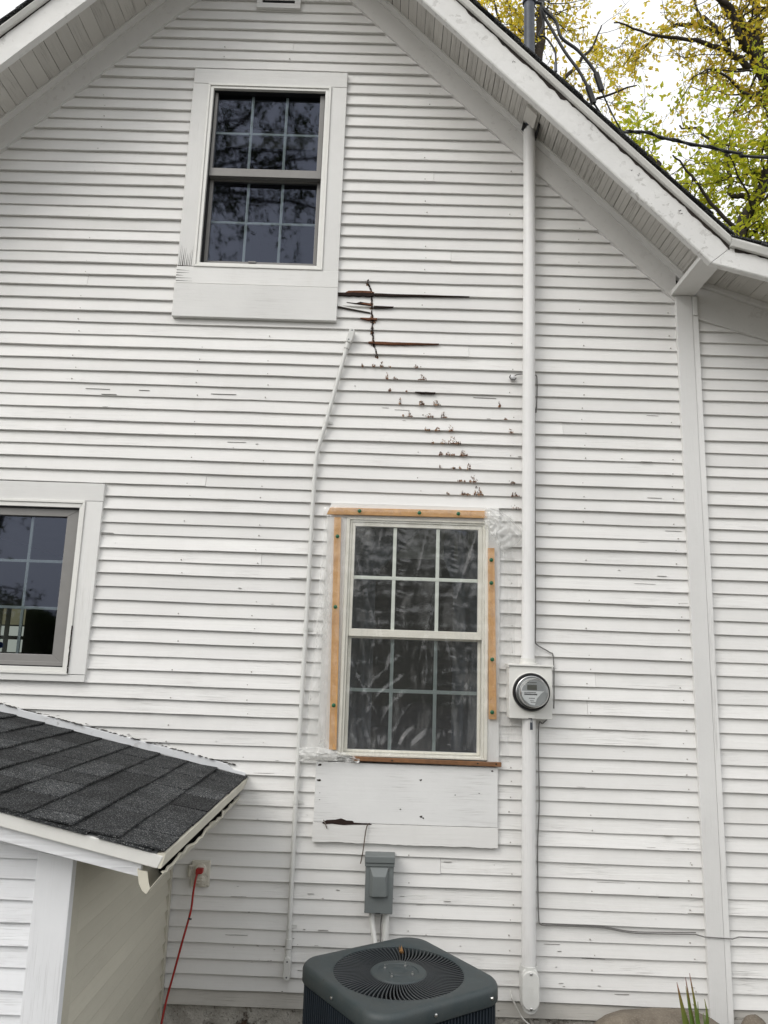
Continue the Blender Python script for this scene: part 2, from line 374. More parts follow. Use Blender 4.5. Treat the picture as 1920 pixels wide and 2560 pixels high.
def clapboard(k, x0, x1, zf, parent, mat, ytop=YT, t=TB, slant=None, name='clapboard', yoff=0.):
    n = max(2, int((x1 - x0) / .09)); rows = []
    off = random.uniform(-.0022, .0022); ty = t + random.uniform(-.003, .003)
    for i in range(n + 1):
        x = lerp(x0, x1, i / n)
        w = nz(x * 2.1, k * 7.7, 3) * .0028 + nz(x * 17, k * 3.3, 9) * .0013
        zb = zf(k, x) + off + w; zt = zf(k + 1, x) + .012
        yb = yoff - ty + nz(x * 2.3, k * 5.1, 1) * .0018
        xs = [x, x, x, x, x]
        if slant:                                    # follow the rake at the ends
            if i == 0 and slant[0]: xs = [x, x, x, x + (zt - zb) * slant[0], x + (zt - zb) * slant[0]]
            if i == n and slant[1]: xs = [x, x, x, x + (zt - zb) * slant[1], x + (zt - zb) * slant[1]]
        rows.append([(xs[0], yoff + .006, zb + .001), (xs[1], yb + .0012, zb), (xs[2], yb, zb + .0016), (xs[3], yoff + ytop, zt), (xs[4], yoff + .012, zt)])
    m = MB()
    for r in rows: m.v += r
    for i in range(n):
        a, b = i * 5, i * 5 + 5
        for j in range(4): m.f.append((a + j, b + j, b + j + 1, a + j + 1))
        m.f.append((a + 4, b + 4, b, a))
    m.f += [(0, 1, 2, 3, 4), tuple(n * 5 + q for q in (4, 3, 2, 1, 0))]
    return m.build(name, mat, parent)
ZB.append(5.82)
CUTS = [(-1.12, -.30, 3.45, 4.89), (-2.60, -1.405, 1.60, 2.525), (-.275, .548, .92, 2.47)]
JOINTS = {20: [.98], 22: [1.02], 9: [.3], 30: [-.6], 41: [.88], 52: [-1.6], 47: [.40], 74: [-.6], 36: [-.9], 12: [-.7], 55: [.3], 62: [.2]}
for k in range(len(ZB) - 1):
    zb, zt = ZB[k], ZB[k + 1]; zm = (zb + zt) / 2
    xl = -2.62; xr = 1.503; sl = [0, 0]
    if zb > 3.85: xl = zb - 6.50 - .02; sl[0] = 1
    if zt > 3.60: xr = min(xr, 5.078 - zb + .02); sl[1] = -1 if xr < 1.503 else 0
    if xr - xl < .05: continue
    segs = [(xl, xr)]
    for (a, b, c, d) in CUTS:
        if c < zm < d:
            new = []
            for (u, v) in segs:
                if b <= u or a >= v: new.append((u, v)); continue
                if a - u > .02: new.append((u, a))
                if v - b > .02: new.append((b, v))
            segs = new
    out = []
    for (u, v) in segs:
        js = [j for j in JOINTS.get(k, []) if u + .1 < j < v - .1]
        p = u
        for j in js: out.append((p, j - .0006)); p = j + .0006
        out.append((p, v))
    for (u, v) in out:
        clapboard(k, u, v, bz, house, M['clapdirty' if k == 0 else 'clap'], slant=(sl[0] if u == xl else 0, sl[1] if v == xr else 0))
# sister wall to the right of the corner board
ZR = [.20, .262, .327, .392, .457, .522, .587, .651, .716, .788, .852, .919, .983, 1.043, 1.11, 1.178, 1.238, 1.301, 1.373, 1.442, 1.509, 1.574, 1.639, 1.706, 1.771, 1.832, 1.898, 1.964, 2.03,
      2.098, 2.162, 2.228, 2.291, 2.352, 2.414, 2.472, 2.538, 2.607, 2.681, 2.737, 2.805, 2.871, 2.94, 3.006, 3.078, 3.142, 3.2, 3.262, 3.327, 3.392, 3.457, 3.52, 3.585]
for k in range(len(ZR) - 1):
    clapboard(k, 1.588, 2.6 if ZR[k] < 3.25 else min(2.6, 1.588 + (3.55 - ZR[k]) / .294), lambda q, x: ZR[q], house, M['clapdirty' if k == 0 else 'clap'], yoff=.012)
# hairline paint cracks and lifted flakes, denser low on the wall
random.seed(19); ck = MB()
for _ in range(620):
    x = random.uniform(-1.85, 1.46); z = .23 + 3.0 * random.random() ** 2.4; l = random.choice((.004, .006, .012, .03, .05, .09)) * random.uniform(.6, 1.6)
    if random.random() < .35: k0 = min(range(len(ZB) - 1), key=lambda q: abs(ZB[q] - z)); z = bz(k0, x) + random.uniform(.001, .007)
    if any(a - .03 < x < b + .03 and c - .08 < z < d + .05 for a, b, c, d in CUTS) or (x < -.62 and z < 1.30): continue
    if nz(x * 1.7, z * 2.6, 5) < .08 and random.random() < .88: continue
    t = random.uniform(.00012, .00045); y = min(face_y(x, z + .002), face_y(x, z - .002)); m_ = random.uniform(-.3, .3) * l
    ck.prism([(x - l / 2, z), (x + m_, z - t), (x + l / 2, z + random.uniform(-.001, .001)), (x + m_ * .5, z + t)], y - .0034, y + .004)
ck.build('paint_cracks', plain('exposed_grey_wood', (.20, .185, .165), .9, .4, 90), house, kind='stuff')
# nail heads
nm = MB()
for k in range(1, len(ZB) - 12):
    for xc in (.985, 1.43, .62, .16, -.62, -.98, -1.62):
        if random.random() < .55:
            x = xc + random.uniform(-.012, .012); z = bz(k, x) + .011 + random.uniform(-.003, .006)
            if any(a - .02 < x < b + .02 and c - .05 < z < d + .05 for a, b, c, d in CUTS): continue
            if z > 5.0 - x or z > 6.4 + x or (z < 1.25 and x < -.6): continue
            y = face_y(x, z); r = random.uniform(.0022, .0036)
            nm.lathe_y(x, z, [(r, y + .002), (r, y - .0030), (r * .6, y - .0040)], 8, False, True)
nm.build('nail_heads', plain('nail_paint', (.42, .40, .37), .6, .3, 200), house, kind='stuff')

# ------------------------------------------------------------------ house: rake, soffit, fascia, roof
XJ = 1.487                       # where the flared lower roof begins at the fascia
def sweep(prof, side, x0, x1, n=24):
    """profile of (y, offset above the rake line through z = off at the ridge axis), swept down one rake"""
    m = MB(); rings = []
    for i in range(n + 1):
        x = lerp(x0, x1, i / n)
        rings.append([(x, y, c - abs(x - XA) if isinstance(c, float) else c) for y, c in prof])
    m.loops(rings, True, True, True); return m
def rake(prof, x1): return [(y, float(c)) for y, c in prof]
for side, xe in ((1, 1.475), (-1, -2.75)):
    fm = sweep([(-.026, 5.789), (-.026, 5.940), (.004, 5.940), (.004, 5.789)], side, XA, xe)
    fm.build('frieze_board', M['frieze'], house)
    fm = sweep([(-.024, 5.938), (-.034, 5.941), (-.036, 5.948), (-.044, 5.966), (-.050, 5.970), (-.050, 5.98), (0., 5.995), (0., 5.938)], side, XA, xe + (.05 if side > 0 else 0))
    fm.build('bed_moulding', M['frieze'], house)
SO = 5.979                       # soffit plane at the ridge axis
sb = sweep([(-.386, SO + .020), (0., SO + .020), (0., SO + .03), (-.386, SO + .03)], 1, XA, 1.60)
soffit_r = sb.build('soffit', M['dark'], house)
sb = sweep([(-.386, SO + .020), (0., SO + .020), (0., SO + .03), (-.386, SO + .03)], -1, XA, -2.75)
soffit_l = sb.build('soffit', M['dark'], house)
def soffit_board(x0, x1, zf, y0, y1, parent, bead=True):
    m = MB(); w = x1 - x0; gap = random.uniform(.0006, .0022); dz = random.uniform(0, .003)
    cells = [(x0 + gap, x0 + w * .48), (x0 + w * .52, x1 - gap)] if bead else [(x0 + gap, x1 - gap)]
    for a, b in cells:
        v = []
        for y in (y0, y1):
            v += [(a, y, zf(a) + dz), (b, y, zf(b) + dz), (b, y, zf(b) + dz + .014), (a, y, zf(a) + dz + .014)]
        m.add(v, [(0, 1, 2, 3), (7, 6, 5, 4), (0, 4, 5, 1), (1, 5, 6, 2), (2, 6, 7, 3), (3, 7, 4, 0)])
    if bead:
        a, b = x0 + w * .47, x0 + w * .53
        v = []
        for y in (y0, y1): v += [(a, y, zf(a) + dz + .004), (b, y, zf(b) + dz + .004)]
        m.add(v, [(0, 2, 3, 1)])
    return m.build('soffit_board', M['soffit'], parent)
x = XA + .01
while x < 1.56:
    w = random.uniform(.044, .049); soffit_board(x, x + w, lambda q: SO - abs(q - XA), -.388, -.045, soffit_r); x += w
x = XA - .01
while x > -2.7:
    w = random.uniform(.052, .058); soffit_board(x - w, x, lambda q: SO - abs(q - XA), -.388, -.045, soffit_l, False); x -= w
LZ = lambda q: 3.722 - .34 * (q - 1.6)
lm = MB(); v = []
for y in (-.386, .02): v += [(1.50, y, LZ(1.50) + .022), (2.6, y, LZ(2.6) + .022), (2.6, y, LZ(2.6) + .03), (1.50, y, LZ(1.5) + .03)]
lm.add(v, [(0, 1, 2, 3), (7, 6, 5, 4), (0, 4, 5, 1), (1, 5, 6, 2), (2, 6, 7, 3), (3, 7, 4, 0)])
soffit_low = lm.build('soffit', M['dark'], house)
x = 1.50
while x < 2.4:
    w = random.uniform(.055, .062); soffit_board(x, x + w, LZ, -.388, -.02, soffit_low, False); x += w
# fascias: bottom line 5.807, top line 5.99 at the ridge axis
def wavy_fascia(pts_bot, pts_top, y0, y1, name, mat, n=60):
    rings = []; m = MB()
    for i in range(n + 1):
        t = i / n
        xb, zb = lerp(pts_bot[0][0], pts_bot[1][0], t), lerp(pts_bot[0][1], pts_bot[1][1], t)
        xt, zt = lerp(pts_top[0][0], pts_top[1][0], t), lerp(pts_top[0][1], pts_top[1][1], t)
        d = nz(xb * 4, zb * 4, 2) * .0025 + nz(xb * 22, zb * 22, 5) * .0012
        rings.append([(xb, y0 + .004, zb + d), (xb + .003, y0, zb + d + .005), (xt, y0 - nz(xt * 9, 1, 1) * .001, zt), (xt, y1, zt), (xb, y1, zb)])
    m.loops(rings, True, True, True); return m.build(name, mat, house)
wavy_fascia([(XA, 5.807), (XJ, 3.609)], [(XA, 5.985), (1.583, 3.690)], -.42, -.385, 'fascia_board', M['fascia'])
wavy_fascia([(-2.75, 3.768), (XA, 5.807)], [(-2.75, 3.946), (XA, 5.985)], -.42, -.385, 'fascia_board', M['fascia'])
wavy_fascia([(XJ + .001, 3.607), (2.6, 3.32)], [(1.584, 3.688), (2.6, 3.425)], -.419, -.386, 'fascia_board', M['fascia'], 30)
# bare peeled edge along the top of the fascia
def peeled(p, q, n, seed, amp):
    m = MB(); rings = []
    for i in range(n + 1):
        t = i / n; x = lerp(p[0], q[0], t); z = lerp(p[1], q[1], t)
        a = max(0.001, amp * (.35 + 1.3 * nz(x * 6, seed, 0) + .9 * nz(x * 31, seed, 4)))
        rings.append([(x, -.4225, z - a), (x, -.4225, z + .006), (x, -.415, z + .006), (x, -.415, z - a)])
    m.loops(rings, True, True, True); return m.build('peeled_edge', M['barewood'], house)
peeled((XA, 5.980), (1.575, 3.692), 160, 3, .021)
peeled((-2.75, 3.941), (XA, 5.980), 120, 8, .006)
peeled((1.60, 3.680), (2.6, 3.421), 50, 5, .012)
random.seed(12); kn = MB()
for (cx, cz, r) in ((1.164, 4.052, .011), (1.125, 4.076, .007), (1.350, 3.851, .011), (1.348, 3.872, .007), (.561, 4.653, .008)):
    for q in range(4):
        a = random.uniform(0, 6.3); d = r * random.uniform(.1, 1); u, v = cx + d * math.cos(a), cz + d * math.sin(a); l = random.uniform(.001, .0032)
        kn.prism([(u - l, v - l * .3), (u + l * .2, v - l * .7), (u + l, v + l * .1), (u - l * .1, v + l * .35)], -.4222, -.415)
kn.build('knot_chips', M['barewood'], house, kind='stuff')
# drip trim over the fascia
def trim_strip(p, q, h, name, mat, y0=-.452, y1=-.414):
    m = MB(); v = []
    for (x, z) in (p, q): v += [(x, y0, z - h * .25), (x, y0, z), (x, y1, z + .004), (x, y1, z - h), (x, y0 + .012, z - h)]
    m.add(v, [(0, 1, 2, 3, 4), (9, 8, 7, 6, 5)] + [(i, i + 5, (i + 1) % 5 + 5, (i + 1) % 5) for i in range(5)])
    return m.build(name, mat, house)
trim_strip((XA, 6.011), (1.575, 3.725), .026, 'drip_trim', M['vinyl'])
trim_strip((-2.75, 3.972), (XA, 6.011), .026, 'drip_trim', M['vinyl'])
trim_strip((1.577, 3.722), (2.6, 3.44), .034, 'drip_trim', M['vinyl'])
# roof slopes and shingle ends
rm = MB()
rm.prism([(XA, 6.022), (-3.1, 3.633), (-3.1, 3.62), (XA, 6.008), (1.60, 3.703), (1.60, 3.716)][::-1], -.44, 7)
rm.prism([(1.56, 3.775), (2.7, 3.455), (2.7, 3.470), (1.56, 3.79)], -.36, 7)
roof = rm.build('roof', M['shingle'], house)
def shingle_end(xa, xb, zf):
    m = MB(); y = -.462 + random.uniform(-.006, .005); v = []
    l = random.uniform(0, .005)
    for (x, lift) in ((xa, .002), (xb, .008 + l)):
        for yy in (y, -.2): v += [(x, yy, zf(x) + lift - .004), (x, yy, zf(x) + lift + .004)]
    m.add(v, [(0, 2, 3, 1), (4, 5, 7, 6), (0, 1, 5, 4), (2, 6, 7, 3), (1, 3, 7, 5), (0, 4, 6, 2)])
    m.build('shingle', M['shingle'], roof)
x = XA
while x < 1.58:
    shingle_end(x - .03, x + .10, lambda q: 6.024 - abs(q - XA)); x += .1
x = XA
while x > -2.9:
    shingle_end(x + .03, x - .10, lambda q: 6.024 - abs(q - XA)); x -= .1
x = 1.60
while x < 2.6:
    shingle_end(x - .03, x + .14, lambda q: 3.72 - .275 * (q - 1.60)); x += .14
# return board under the eave, corner board, frieze of the right wall
m = MB(); m.box(1.447, 1.566, -.392, .0, 3.638, 3.664); m.build('eave_return_board', M['frieze'], house, bevel=.002)
m = MB(); m.prism([(1.470, 3.637), (1.490, .16), (1.566, .16), (1.552, 3.637)], -.030, .012); m.build('corner_board', M['cornerb'], house, bevel=.002)
m = MB(); m.prism([(1.5535, 3.637), (1.5675, .20), (1.594, .20), (1.584, 3.637)], -.026, .02); m.build('corner_board', M['cornerb'], house, bevel=.002)
m = MB(); m.prism([(1.5845, 3.520), (2.6, 3.215), (2.6, 3.38), (1.5845, 3.70)], -.012, .02); m.build('frieze_board', M['frieze'], house, bevel=.0015)
m = MB(); m.prism([(1.5845, 3.702), (2.6, 3.345), (2.6, 3.385), (1.5845, 3.735)], -.035, .01); m.build('bed_moulding', M['frieze'], house, bevel=.004)
m = MB(); m.prism([(1.556, 3.53), (1.578, 3.53), (1.578, 3.632), (1.556, 3.632)], -.034, -.02); m.build('patch_strip', M['trimz'], house, bevel=.001)
# walls of the house behind
m = MB(); m.box(-2.66, -2.62, 0, 7, -.1, 3.95); m.box(2.6, 2.64, .02, 7, -.1, 3.35); m.box(-2.62, 2.6, 6.9, 7, -.1, 3.4); m.build('wall', M['clap'], house)
# foundation
m = MB(); NX, NZ = 150, 12; rows = []
for j in range(NZ + 1):
    z = lerp(-.12, .232, j / NZ)
    rows.append([(lerp(-2.62, 2.62, i / NX), .004 + nz(i * .21, j * .4, 1) * .010 + nz(i * .9, j * .9, 6) * .005, z) for i in range(NX + 1)])
m.loops(rows, False); m.build('foundation', M['found'], house, True)
# gable vent
vp = MB(); vp.prism([(-.818, 5.302), (-.572, 5.302), (-.572, 5.332), (-.818, 5.332)], -.03, .0); vp.prism([(-.818, 5.333), (-.787, 5.333), (-.787, 5.54), (-.818, 5.54)], -.03, .0)
vp.prism([(-.604, 5.333), (-.572, 5.333), (-.572, 5.54), (-.604, 5.54)], -.03, .0); vp.prism([(-.818, 5.541), (-.572, 5.541), (-.572, 5.57), (-.818, 5.57)], -.03, .0)
vent = vp.build('gable_vent', M['trimx'], house)
for q in range(6):
    z = 5.345 + q * .033; m = MB(); m.add([(-.787, -.02, z), (-.604, -.02, z), (-.604, .0, z + .026), (-.787, .0, z + .026)], [(0, 1, 2, 3)]); m.build('louver', M['black'], vent)
m = MB(); m.add([(-.79, -.015, 5.33), (-.60, -.015, 5.33), (-.60, .0, 5.55), (-.79, .0, 5.55)], [(0, 1, 2, 3)]); m.build('vent_screen', M['dark'], vent)

# ------------------------------------------------------------------ windows
def brd(name, x0, x1, z0, z1, y0, y1, mat, parent, bevel=.0016):
    return MB().box(x0, x1, y0, y1, z0, z1).build(name, mat, parent, bevel=bevel)
def ring(x0, x1, z0, z1, a, b, c, d, y0, y1):   # rectangular ring: inner a..b, c..d
    m = MB()
    m.prism([(x0, z0), (x1, z0), (b, c), (a, c)], y0, y1); m.prism([(x1, z0), (x1, z1), (b, d), (b, c)], y0, y1)
    m.prism([(x1, z1), (x0, z1), (a, d), (b, d)], y0, y1); m.prism([(x0, z1), (x0, z0), (a, c), (a, d)], y0, y1); return m
def room(x0, x1, z0, z1, depth, parent):
    m = MB(); v = [(x, y, z) for z in (z0, z1) for y in (.075, depth) for x in (x0, x1)]
    m.add(v, [(0, 1, 3, 2), (4, 6, 7, 5), (2, 3, 7, 6), (0, 2, 6, 4), (1, 5, 7, 3)]); return m.build('room', M['room'], parent)
def panes(xs, zs, y, win, mw=.014, mmat=None, ym=None):
    """xs, zs: pane boundaries; muntins on the inner ones"""
    ym = y + .006 if ym is None else ym
    for i in range(len(xs) - 1):
        for j in range(len(zs) - 1):
            a, b, c, d = xs[i], xs[i + 1], zs[j], zs[j + 1]
            t = [random.uniform(-.0011, .0011) for _ in range(3)]
            m = MB(); m.add([(a, y + t[0], c), (b, y + t[1], c), (b, y + t[1] + t[2], d), (a, y + t[0] + t[2], d)], [(0, 1, 2, 3)])
            m.build('pane', M['glass'], win)
    for q in xs[1:-1]: MB().box(q - mw / 2, q + mw / 2, ym, ym + .010, zs[0], zs[-1]).build('muntin', mmat, win, bevel=.002)
    for q in zs[1:-1]: MB().box(xs[0], xs[-1], ym - .001, ym + .009, q - mw / 2, q + mw / 2).build('muntin', mmat, win, bevel=.002)

# upper window
fr = ring(-1.048, -.373, 3.715, 4.806, -1.036, -.386, 3.727, 4.792, -.036, .0)
w1 = fr.build('window', M['vinyl'], house, bevel=.0015)
ring(-1.0355, -.3865, 3.7275, 4.7915, -1.018, -.405, 3.740, 4.777, -.030, .075).build('frame', M['vinyl'], w1, bevel=.0015)
ring(-1.019, -.404, 3.739, 4.778, -1.014, -.409, 3.744, 4.773, -.012, .074).build('gasket', M['rubber'], w1)
brd('head_casing', -1.131, -.289, 4.8065, 4.897, -.030, .004, M['trimx'], w1)
brd('side_casing', -1.133, -1.0485, 3.7155, 4.806, -.028, .004, M['trimz'], w1)
brd('side_casing', -.3725, -.289, 3.7155, 4.806, -.028, .004, M['trimz'], w1)
brd('sill_board', -1.134, -.288, 3.622, 3.7150, -.030, .004, M['trimx'], w1)
brd('apron_board', -1.137, -.287, 3.434, 3.6175, -.036, .004, M['trimx'], w1)
brd('joint_gap', -1.13, -.29, 3.6170, 3.6225, -.020, .004, M['dark'], w1, 0)
ring(-1.0175, -.4055, 4.266, 4.776, -1.000, -.435, 4.312, 4.775, .0, .034).build('upper_sash', M['taupe'], w1, bevel=.002)
ring(-1.0170, -.4060, 3.741, 4.300, -.997, -.432, 3.788, 4.264, .038, .068).build('lower_sash', M['taupe'], w1, bevel=.002)
panes([-1.0, -.809, -.62, -.435], [4.312, 4.541, 4.776], .018, w1, .0145, M['muntin'])
panes([-.997, -.808, -.621, -.432], [3.788, 4.025, 4.264], .052, w1, .0145, M['muntin'])
brd('sash_lift', -.775, -.735, 3.778, 3.787, .028, .038, M['taupe'], w1, .001)
room(-1.02, -.40, 3.738, 4.79, 1.6, w1)
brd('window_shade', -1.01, -.41, 4.66, 4.775, .30, .305, plain('dim_shade', (.16, .155, .13), .8), w1, 0)
# split wood at the foot of the left casing and sill
m = MB()
for q in range(8):
    x = -1.126 + q * .0095 + random.uniform(-.002, .002); h = random.uniform(.05, .13); ww = random.uniform(.0009, .0026)
    m.prism([(x - ww, 3.717), (x + ww, 3.717), (x + .004 + ww * .2, 3.717 + h)], -.0288, -.0272)
m.prism([(-1.13, 3.7135), (-1.05, 3.7135), (-1.05, 3.7185), (-1.13, 3.7195)], -.0292, -.02)
for q in range(5):
    z = 3.632 + q * .015; l = random.uniform(.03, .09); m.prism([(-1.133, z), (-1.133 + l, z + random.uniform(-.002, .002)), (-1.133, z + random.uniform(.002, .004))], -.0308, -.029)
m.build('split_wood', M['barewood'], w1)

# left window
fr = ring(-2.44, -1.478, 1.612, 2.449, -2.427, -1.490, 1.624, 2.436, -.036, .0)
w2 = fr.build('window', M['vinyl'], house, bevel=.0015)
ring(-2.4265, -1.4905, 1.6245, 2.4355, -2.41, -1.505, 1.645, 2.414, -.030, .075).build('frame', M['vinyl'], w2, bevel=.0015)
ring(-2.411, -1.504, 1.644, 2.415, -2.404, -1.511, 1.651, 2.408, -.014, .07).build('gasket', M['rubber'], w2)
brd('head_casing', -2.53, -1.393, 2.4495, 2.538, -.030, .004, M['trimx'], w2)
brd('side_casing', -1.4775, -1.395, 1.6145, 2.449, -.028, .004, M['trimz'], w2)
brd('side_casing', -2.525, -2.4405, 1.6145, 2.449, -.028, .004, M['trimz'], w2)
brd('sill_board', -2.53, -1.396, 1.580, 1.6115, -.029, .004, M['trimx'], w2)
ring(-2.405, -1.510, 1.650, 2.409, -2.30, -1.57, 1.702, 2.371, -.006, .034).build('sash', M['taupe'], w2, bevel=.002)
brd('sill_track', -2.40, -1.512, 1.646, 1.668, -.012, .02, M['taupe'], w2, .001)
panes([-2.30, -2.118, -1.935, -1.752, -1.57], [1.702, 1.922, 2.150, 2.371], .018, w2, .0145, M['muntin'])
room(-3.1, -1.50, 1.30, 2.45, 3.4, w2)
for ix in range(-1, 2):
    for iz, (c, d) in enumerate(((1.47, 1.66), (1.69, 1.775), (1.80, 1.865), (1.875, 1.99))):
        a2 = -2.70 + ix * .135
        MB().add([(a2, 1.6, c), (a2 + .10, 1.6, c), (a2 + .10, 1.6, d), (a2, 1.6, d)], [(0, 1, 2, 3)]).build('far_pane', M['daylight'] if iz < 3 else M['daylightdim'], w2)
MB().lathe_y(-2.60, 1.735, [(.0, 1.55), (.022, 1.56), (.022, 1.57), (0, 1.58)], 12).build('ornament', plain('blue_ornament', (.03, .12, .55), .3), w2)
MB().lathe_y(-2.57, 1.60, [(.0, 1.55), (.018, 1.56), (.018, 1.57), (0, 1.58)], 12).build('ornament', plain('red_ornament', (.45, .02, .03), .3), w2)
# cracked caulk line beside the frame
m = MB()
pts = [(-1.4785 + nz(q * .7, 4) * .003, 1.62 + q * .013) for q in range(18)]
for (a, b) in zip(pts, pts[1:]): m.prism([(a[0] - .0015, a[1]), (a[0] + .0022, a[1]), (b[0] + .0012, b[1]), (b[0] - .0012, b[1])], -.0365, -.027)
m.build('caulk_crack', M['barewood'], w2)

# lower window
fr = ring(-.190, .506, 1.287, 2.410, -.174, .490, 1.296, 2.400, -.030, .0)
w3 = fr.build('window', M['vinylcream'], house, bevel=.0015)
ring(-.1735, .4895, 1.2965, 2.3995, -.163, .478, 1.300, 2.390, -.022, .06).build('frame', M['vinylcream'], w3, bevel=.0015)
brd('head_casing', -.271, .556, 2.4105, 2.482, -.028, .004, M['trimx'], w3)
brd('side_casing', -.284, -.1905, 1.262, 2.410, -.024, .004, M['trimz'], w3)
brd('side_casing', .5065, .561, 1.262, 2.410, -.024, .004, M['cornerb'], w3)
ring(-.1625, .4775, 1.836, 2.389, -.147, .457, 1.872, 2.370, -.016, .012).build('upper_sash', M['vinylcream'], w3, bevel=.002)
ring(-.1620, .4770, 1.301, 1.860, -.147, .463, 1.312, 1.828, .016, .044).build('lower_sash', M['vinylcream'], w3, bevel=.002)
panes([-.147, .049, .260, .457], [1.872, 2.119, 2.370], .0, w3, .017, M['muntinw'], -.007)
panes([-.147, .052, .262, .463], [1.312, 1.584, 1.828], .03, w3, .017, M['muntinw'], .034)
brd('sill_track', -.165, .48, 1.288, 1.2995, -.026, .05, M['vinylcream'], w3, .001)
room(-.17, .49, 1.296, 2.40, 1.4, w3)
m = MB(); rows = []
for j in range(30):
    z = lerp(1.31, 2.38, j / 29); rows.append([(x_, .10 + .018 * math.sin(x_ * 95 + nz(z * 2, 3) * 1.5) , z) for x_ in [lerp(-.16, -.16 + .12 + .22 * max(0, (z - 2.15)) / .23, i / 24) for i in range(25)]])
m.loops(rows, False); m.build('curtain', M['curtain'], w3, True)
m = MB(); rows = []
for j in range(30):
    z = lerp(1.31, 2.38, j / 29); rows.append([(x_, .11 + .016 * math.sin(x_ * 90 + nz(z * 2, 8)), z) for x_ in [lerp(.48 - .13 - .1 * max(0, (z - 2.1)) / .28, .48, i / 24) for i in range(25)]])
m.loops(rows, False); m.build('curtain', M['curtain'], w3, True)
brd('window_shade', -.155, .47, 2.235, 2.385, .12, .124, plain('taupe_shade', (.22, .21, .18), .8), w3, 0)
# panel under the lower window
brd('apron_panel', -.286, .556, .9935, 1.256, -.027, .004, M['panel'], w3, .002)
def rough_board(x0, x1, z0, z1, y0, y1, parent, mat, amp=.004):
    m = MB(); rings = []; n = 60
    for i in range(n + 1):
        x = lerp(x0, x1, i / n); d = nz(x * 9, z0 * 3, 1) * amp + nz(x * 41, z0, 2) * amp * .6
        rings.append([(x, y0, z0 + d), (x, y0, z1 - .001), (x, y1, z1 - .001), (x, y1, z0 + d)])
    m.loops(rings, True, True, True); return m.build('apron_board', mat, parent)
rough_board(-.288, .5565, .908, .9925, -.030, .004, w3, M['clap'])
m = MB(); poly = [(-.246, .990), (-.235, .985), (-.20, .988), (-.15, .984), (-.105, .987), (-.02, .9895), (-.02, .9925), (-.10, .9955), (-.107, 1.003), (-.135, 1.004), (-.16, 1.012), (-.185, 1.006), (-.225, 1.003)]
m.prism(poly, -.0315, -.02); m.build('rotten_gap', M['rotdark'], w3)
m = MB()
for (cx, cz, s) in [(-.268, 1.243, .013), (-.27, 1.175, .012), (.20, 1.19, .010), (.11, 1.06, .006), (.205, 1.03, .011), (.215, 1.025, .01), (-.20, .925, .008), (-.262, 1.09, .004), (-.262, 1.12, .004), (.47, 1.14, .005), (.36, 1.13, .005), (.53, 1.24, .007)]:
    n = random.randint(5, 8); m.prism([(cx + s * random.uniform(.3, 1) * math.cos(2 * math.pi * i / n), cz + s * .6 * random.uniform(.3, 1) * math.sin(2 * math.pi * i / n)) for i in range(n)], -.0282, -.02)
m.build('paint_chips', M['barewood'], w3, kind='stuff')

w1['label'] = 'upper double hung window with grey sashes and wide white casing'
w2['label'] = 'grey framed window at the left edge with small panes'
w3['label'] = 'lower cream framed window behind the plastic sheet'
# ------------------------------------------------------------------ rot in the clapboards
def flakes(cx, cz, w, h, n, mats):
    res = {}
    for _ in range(n):
        v = random.random() ** 1.8; u = random.uniform(-.5, .5) * (1 - v * .75) + v * -.15
        x = cx + u * w; z = cz - h / 2 + v * h
        s = random.uniform(.0008, .0037) * (1 - v * .5); e = random.uniform(.6, 3.2)
        k = random.randint(4, 6); a0 = random.uniform(0, 6)
        pts = [(x + s * random.uniform(.4, 1) * math.cos(a0 + 2 * math.pi * i / k), z + s * e * random.uniform(.4, 1) * math.sin(a0 + 2 * math.pi * i / k)) for i in range(k)]
        y = face_y(x, z); mt = random.choice(mats); m = res.setdefault(mt, MB())
        m.prism(pts, y - .0038, y + .003)
    k = 11; top = [(cx + w * (.42 - .84 * i / k), cz - h / 2 + h * (.05 + .42 * abs(nz(cx * 50 + i * 1.3, cz * 40))) * (1 - abs(i / k - .42) * 1.2)) for i in range(k + 1)]
    w *= .62; top = [(cx + (p - cx) * .62, q) for p, q in top]
    core = [(cx - w * .42, cz - h / 2), (cx + w * .42, cz - h / 2)] + top
    yy = face_y(cx, cz - h / 2 + .002); res.setdefault(mats[0], MB()).prism(core, yy - .0040, yy + .004)
    return res
ROT = [(-.136, 3.664, .012, .026), (-.115, 3.612, .016, .03), (-.108, 3.55, .022, .056), (-.106, 3.486, .014, .052), (-.101, 3.457, .03, .028), (-.101, 3.409, .018, .056), (-.093, 3.342, .018, .052), (-.073, 3.271, .018, .04),
       (-.044, 3.202, .016, .036), (-.017, 3.141, .016, .04), (.166, 3.137, .049, .031), (.132, 3.198, .027, .018), (.055, 3.008, .016, .036), (.165, 3.002, .04, .022), (.239, 3.007, .045, .029), (.103, 2.942, .036, .029),
       (.203, 2.94, .045, .022), (.28, 2.938, .04, .031), (.251, 2.875, .036, .02), (.315, 2.877, .036, .036), (.28, 2.806, .031, .02), (.33, 2.817, .063, .04), (.356, 2.802, .027, .022), (.306, 2.743, .031, .02), (.382, 2.745, .04, .031),
       (.41, 2.68, .027, .031), (.332, 2.675, .022, .009), (.434, 2.615, .045, .04), (.361, 2.608, .031, .009), (.457, 2.558, .049, .054), (.389, 2.547, .031, .011), (.56, 3.011, .018, .031), (.59, 2.939, .018, .009), (.618, 2.875, .031, .022),
       (.63, 2.612, .036, .013), (.641, 2.545, .054, .02), (.641, 2.484, .054, .018)]
random.seed(77)
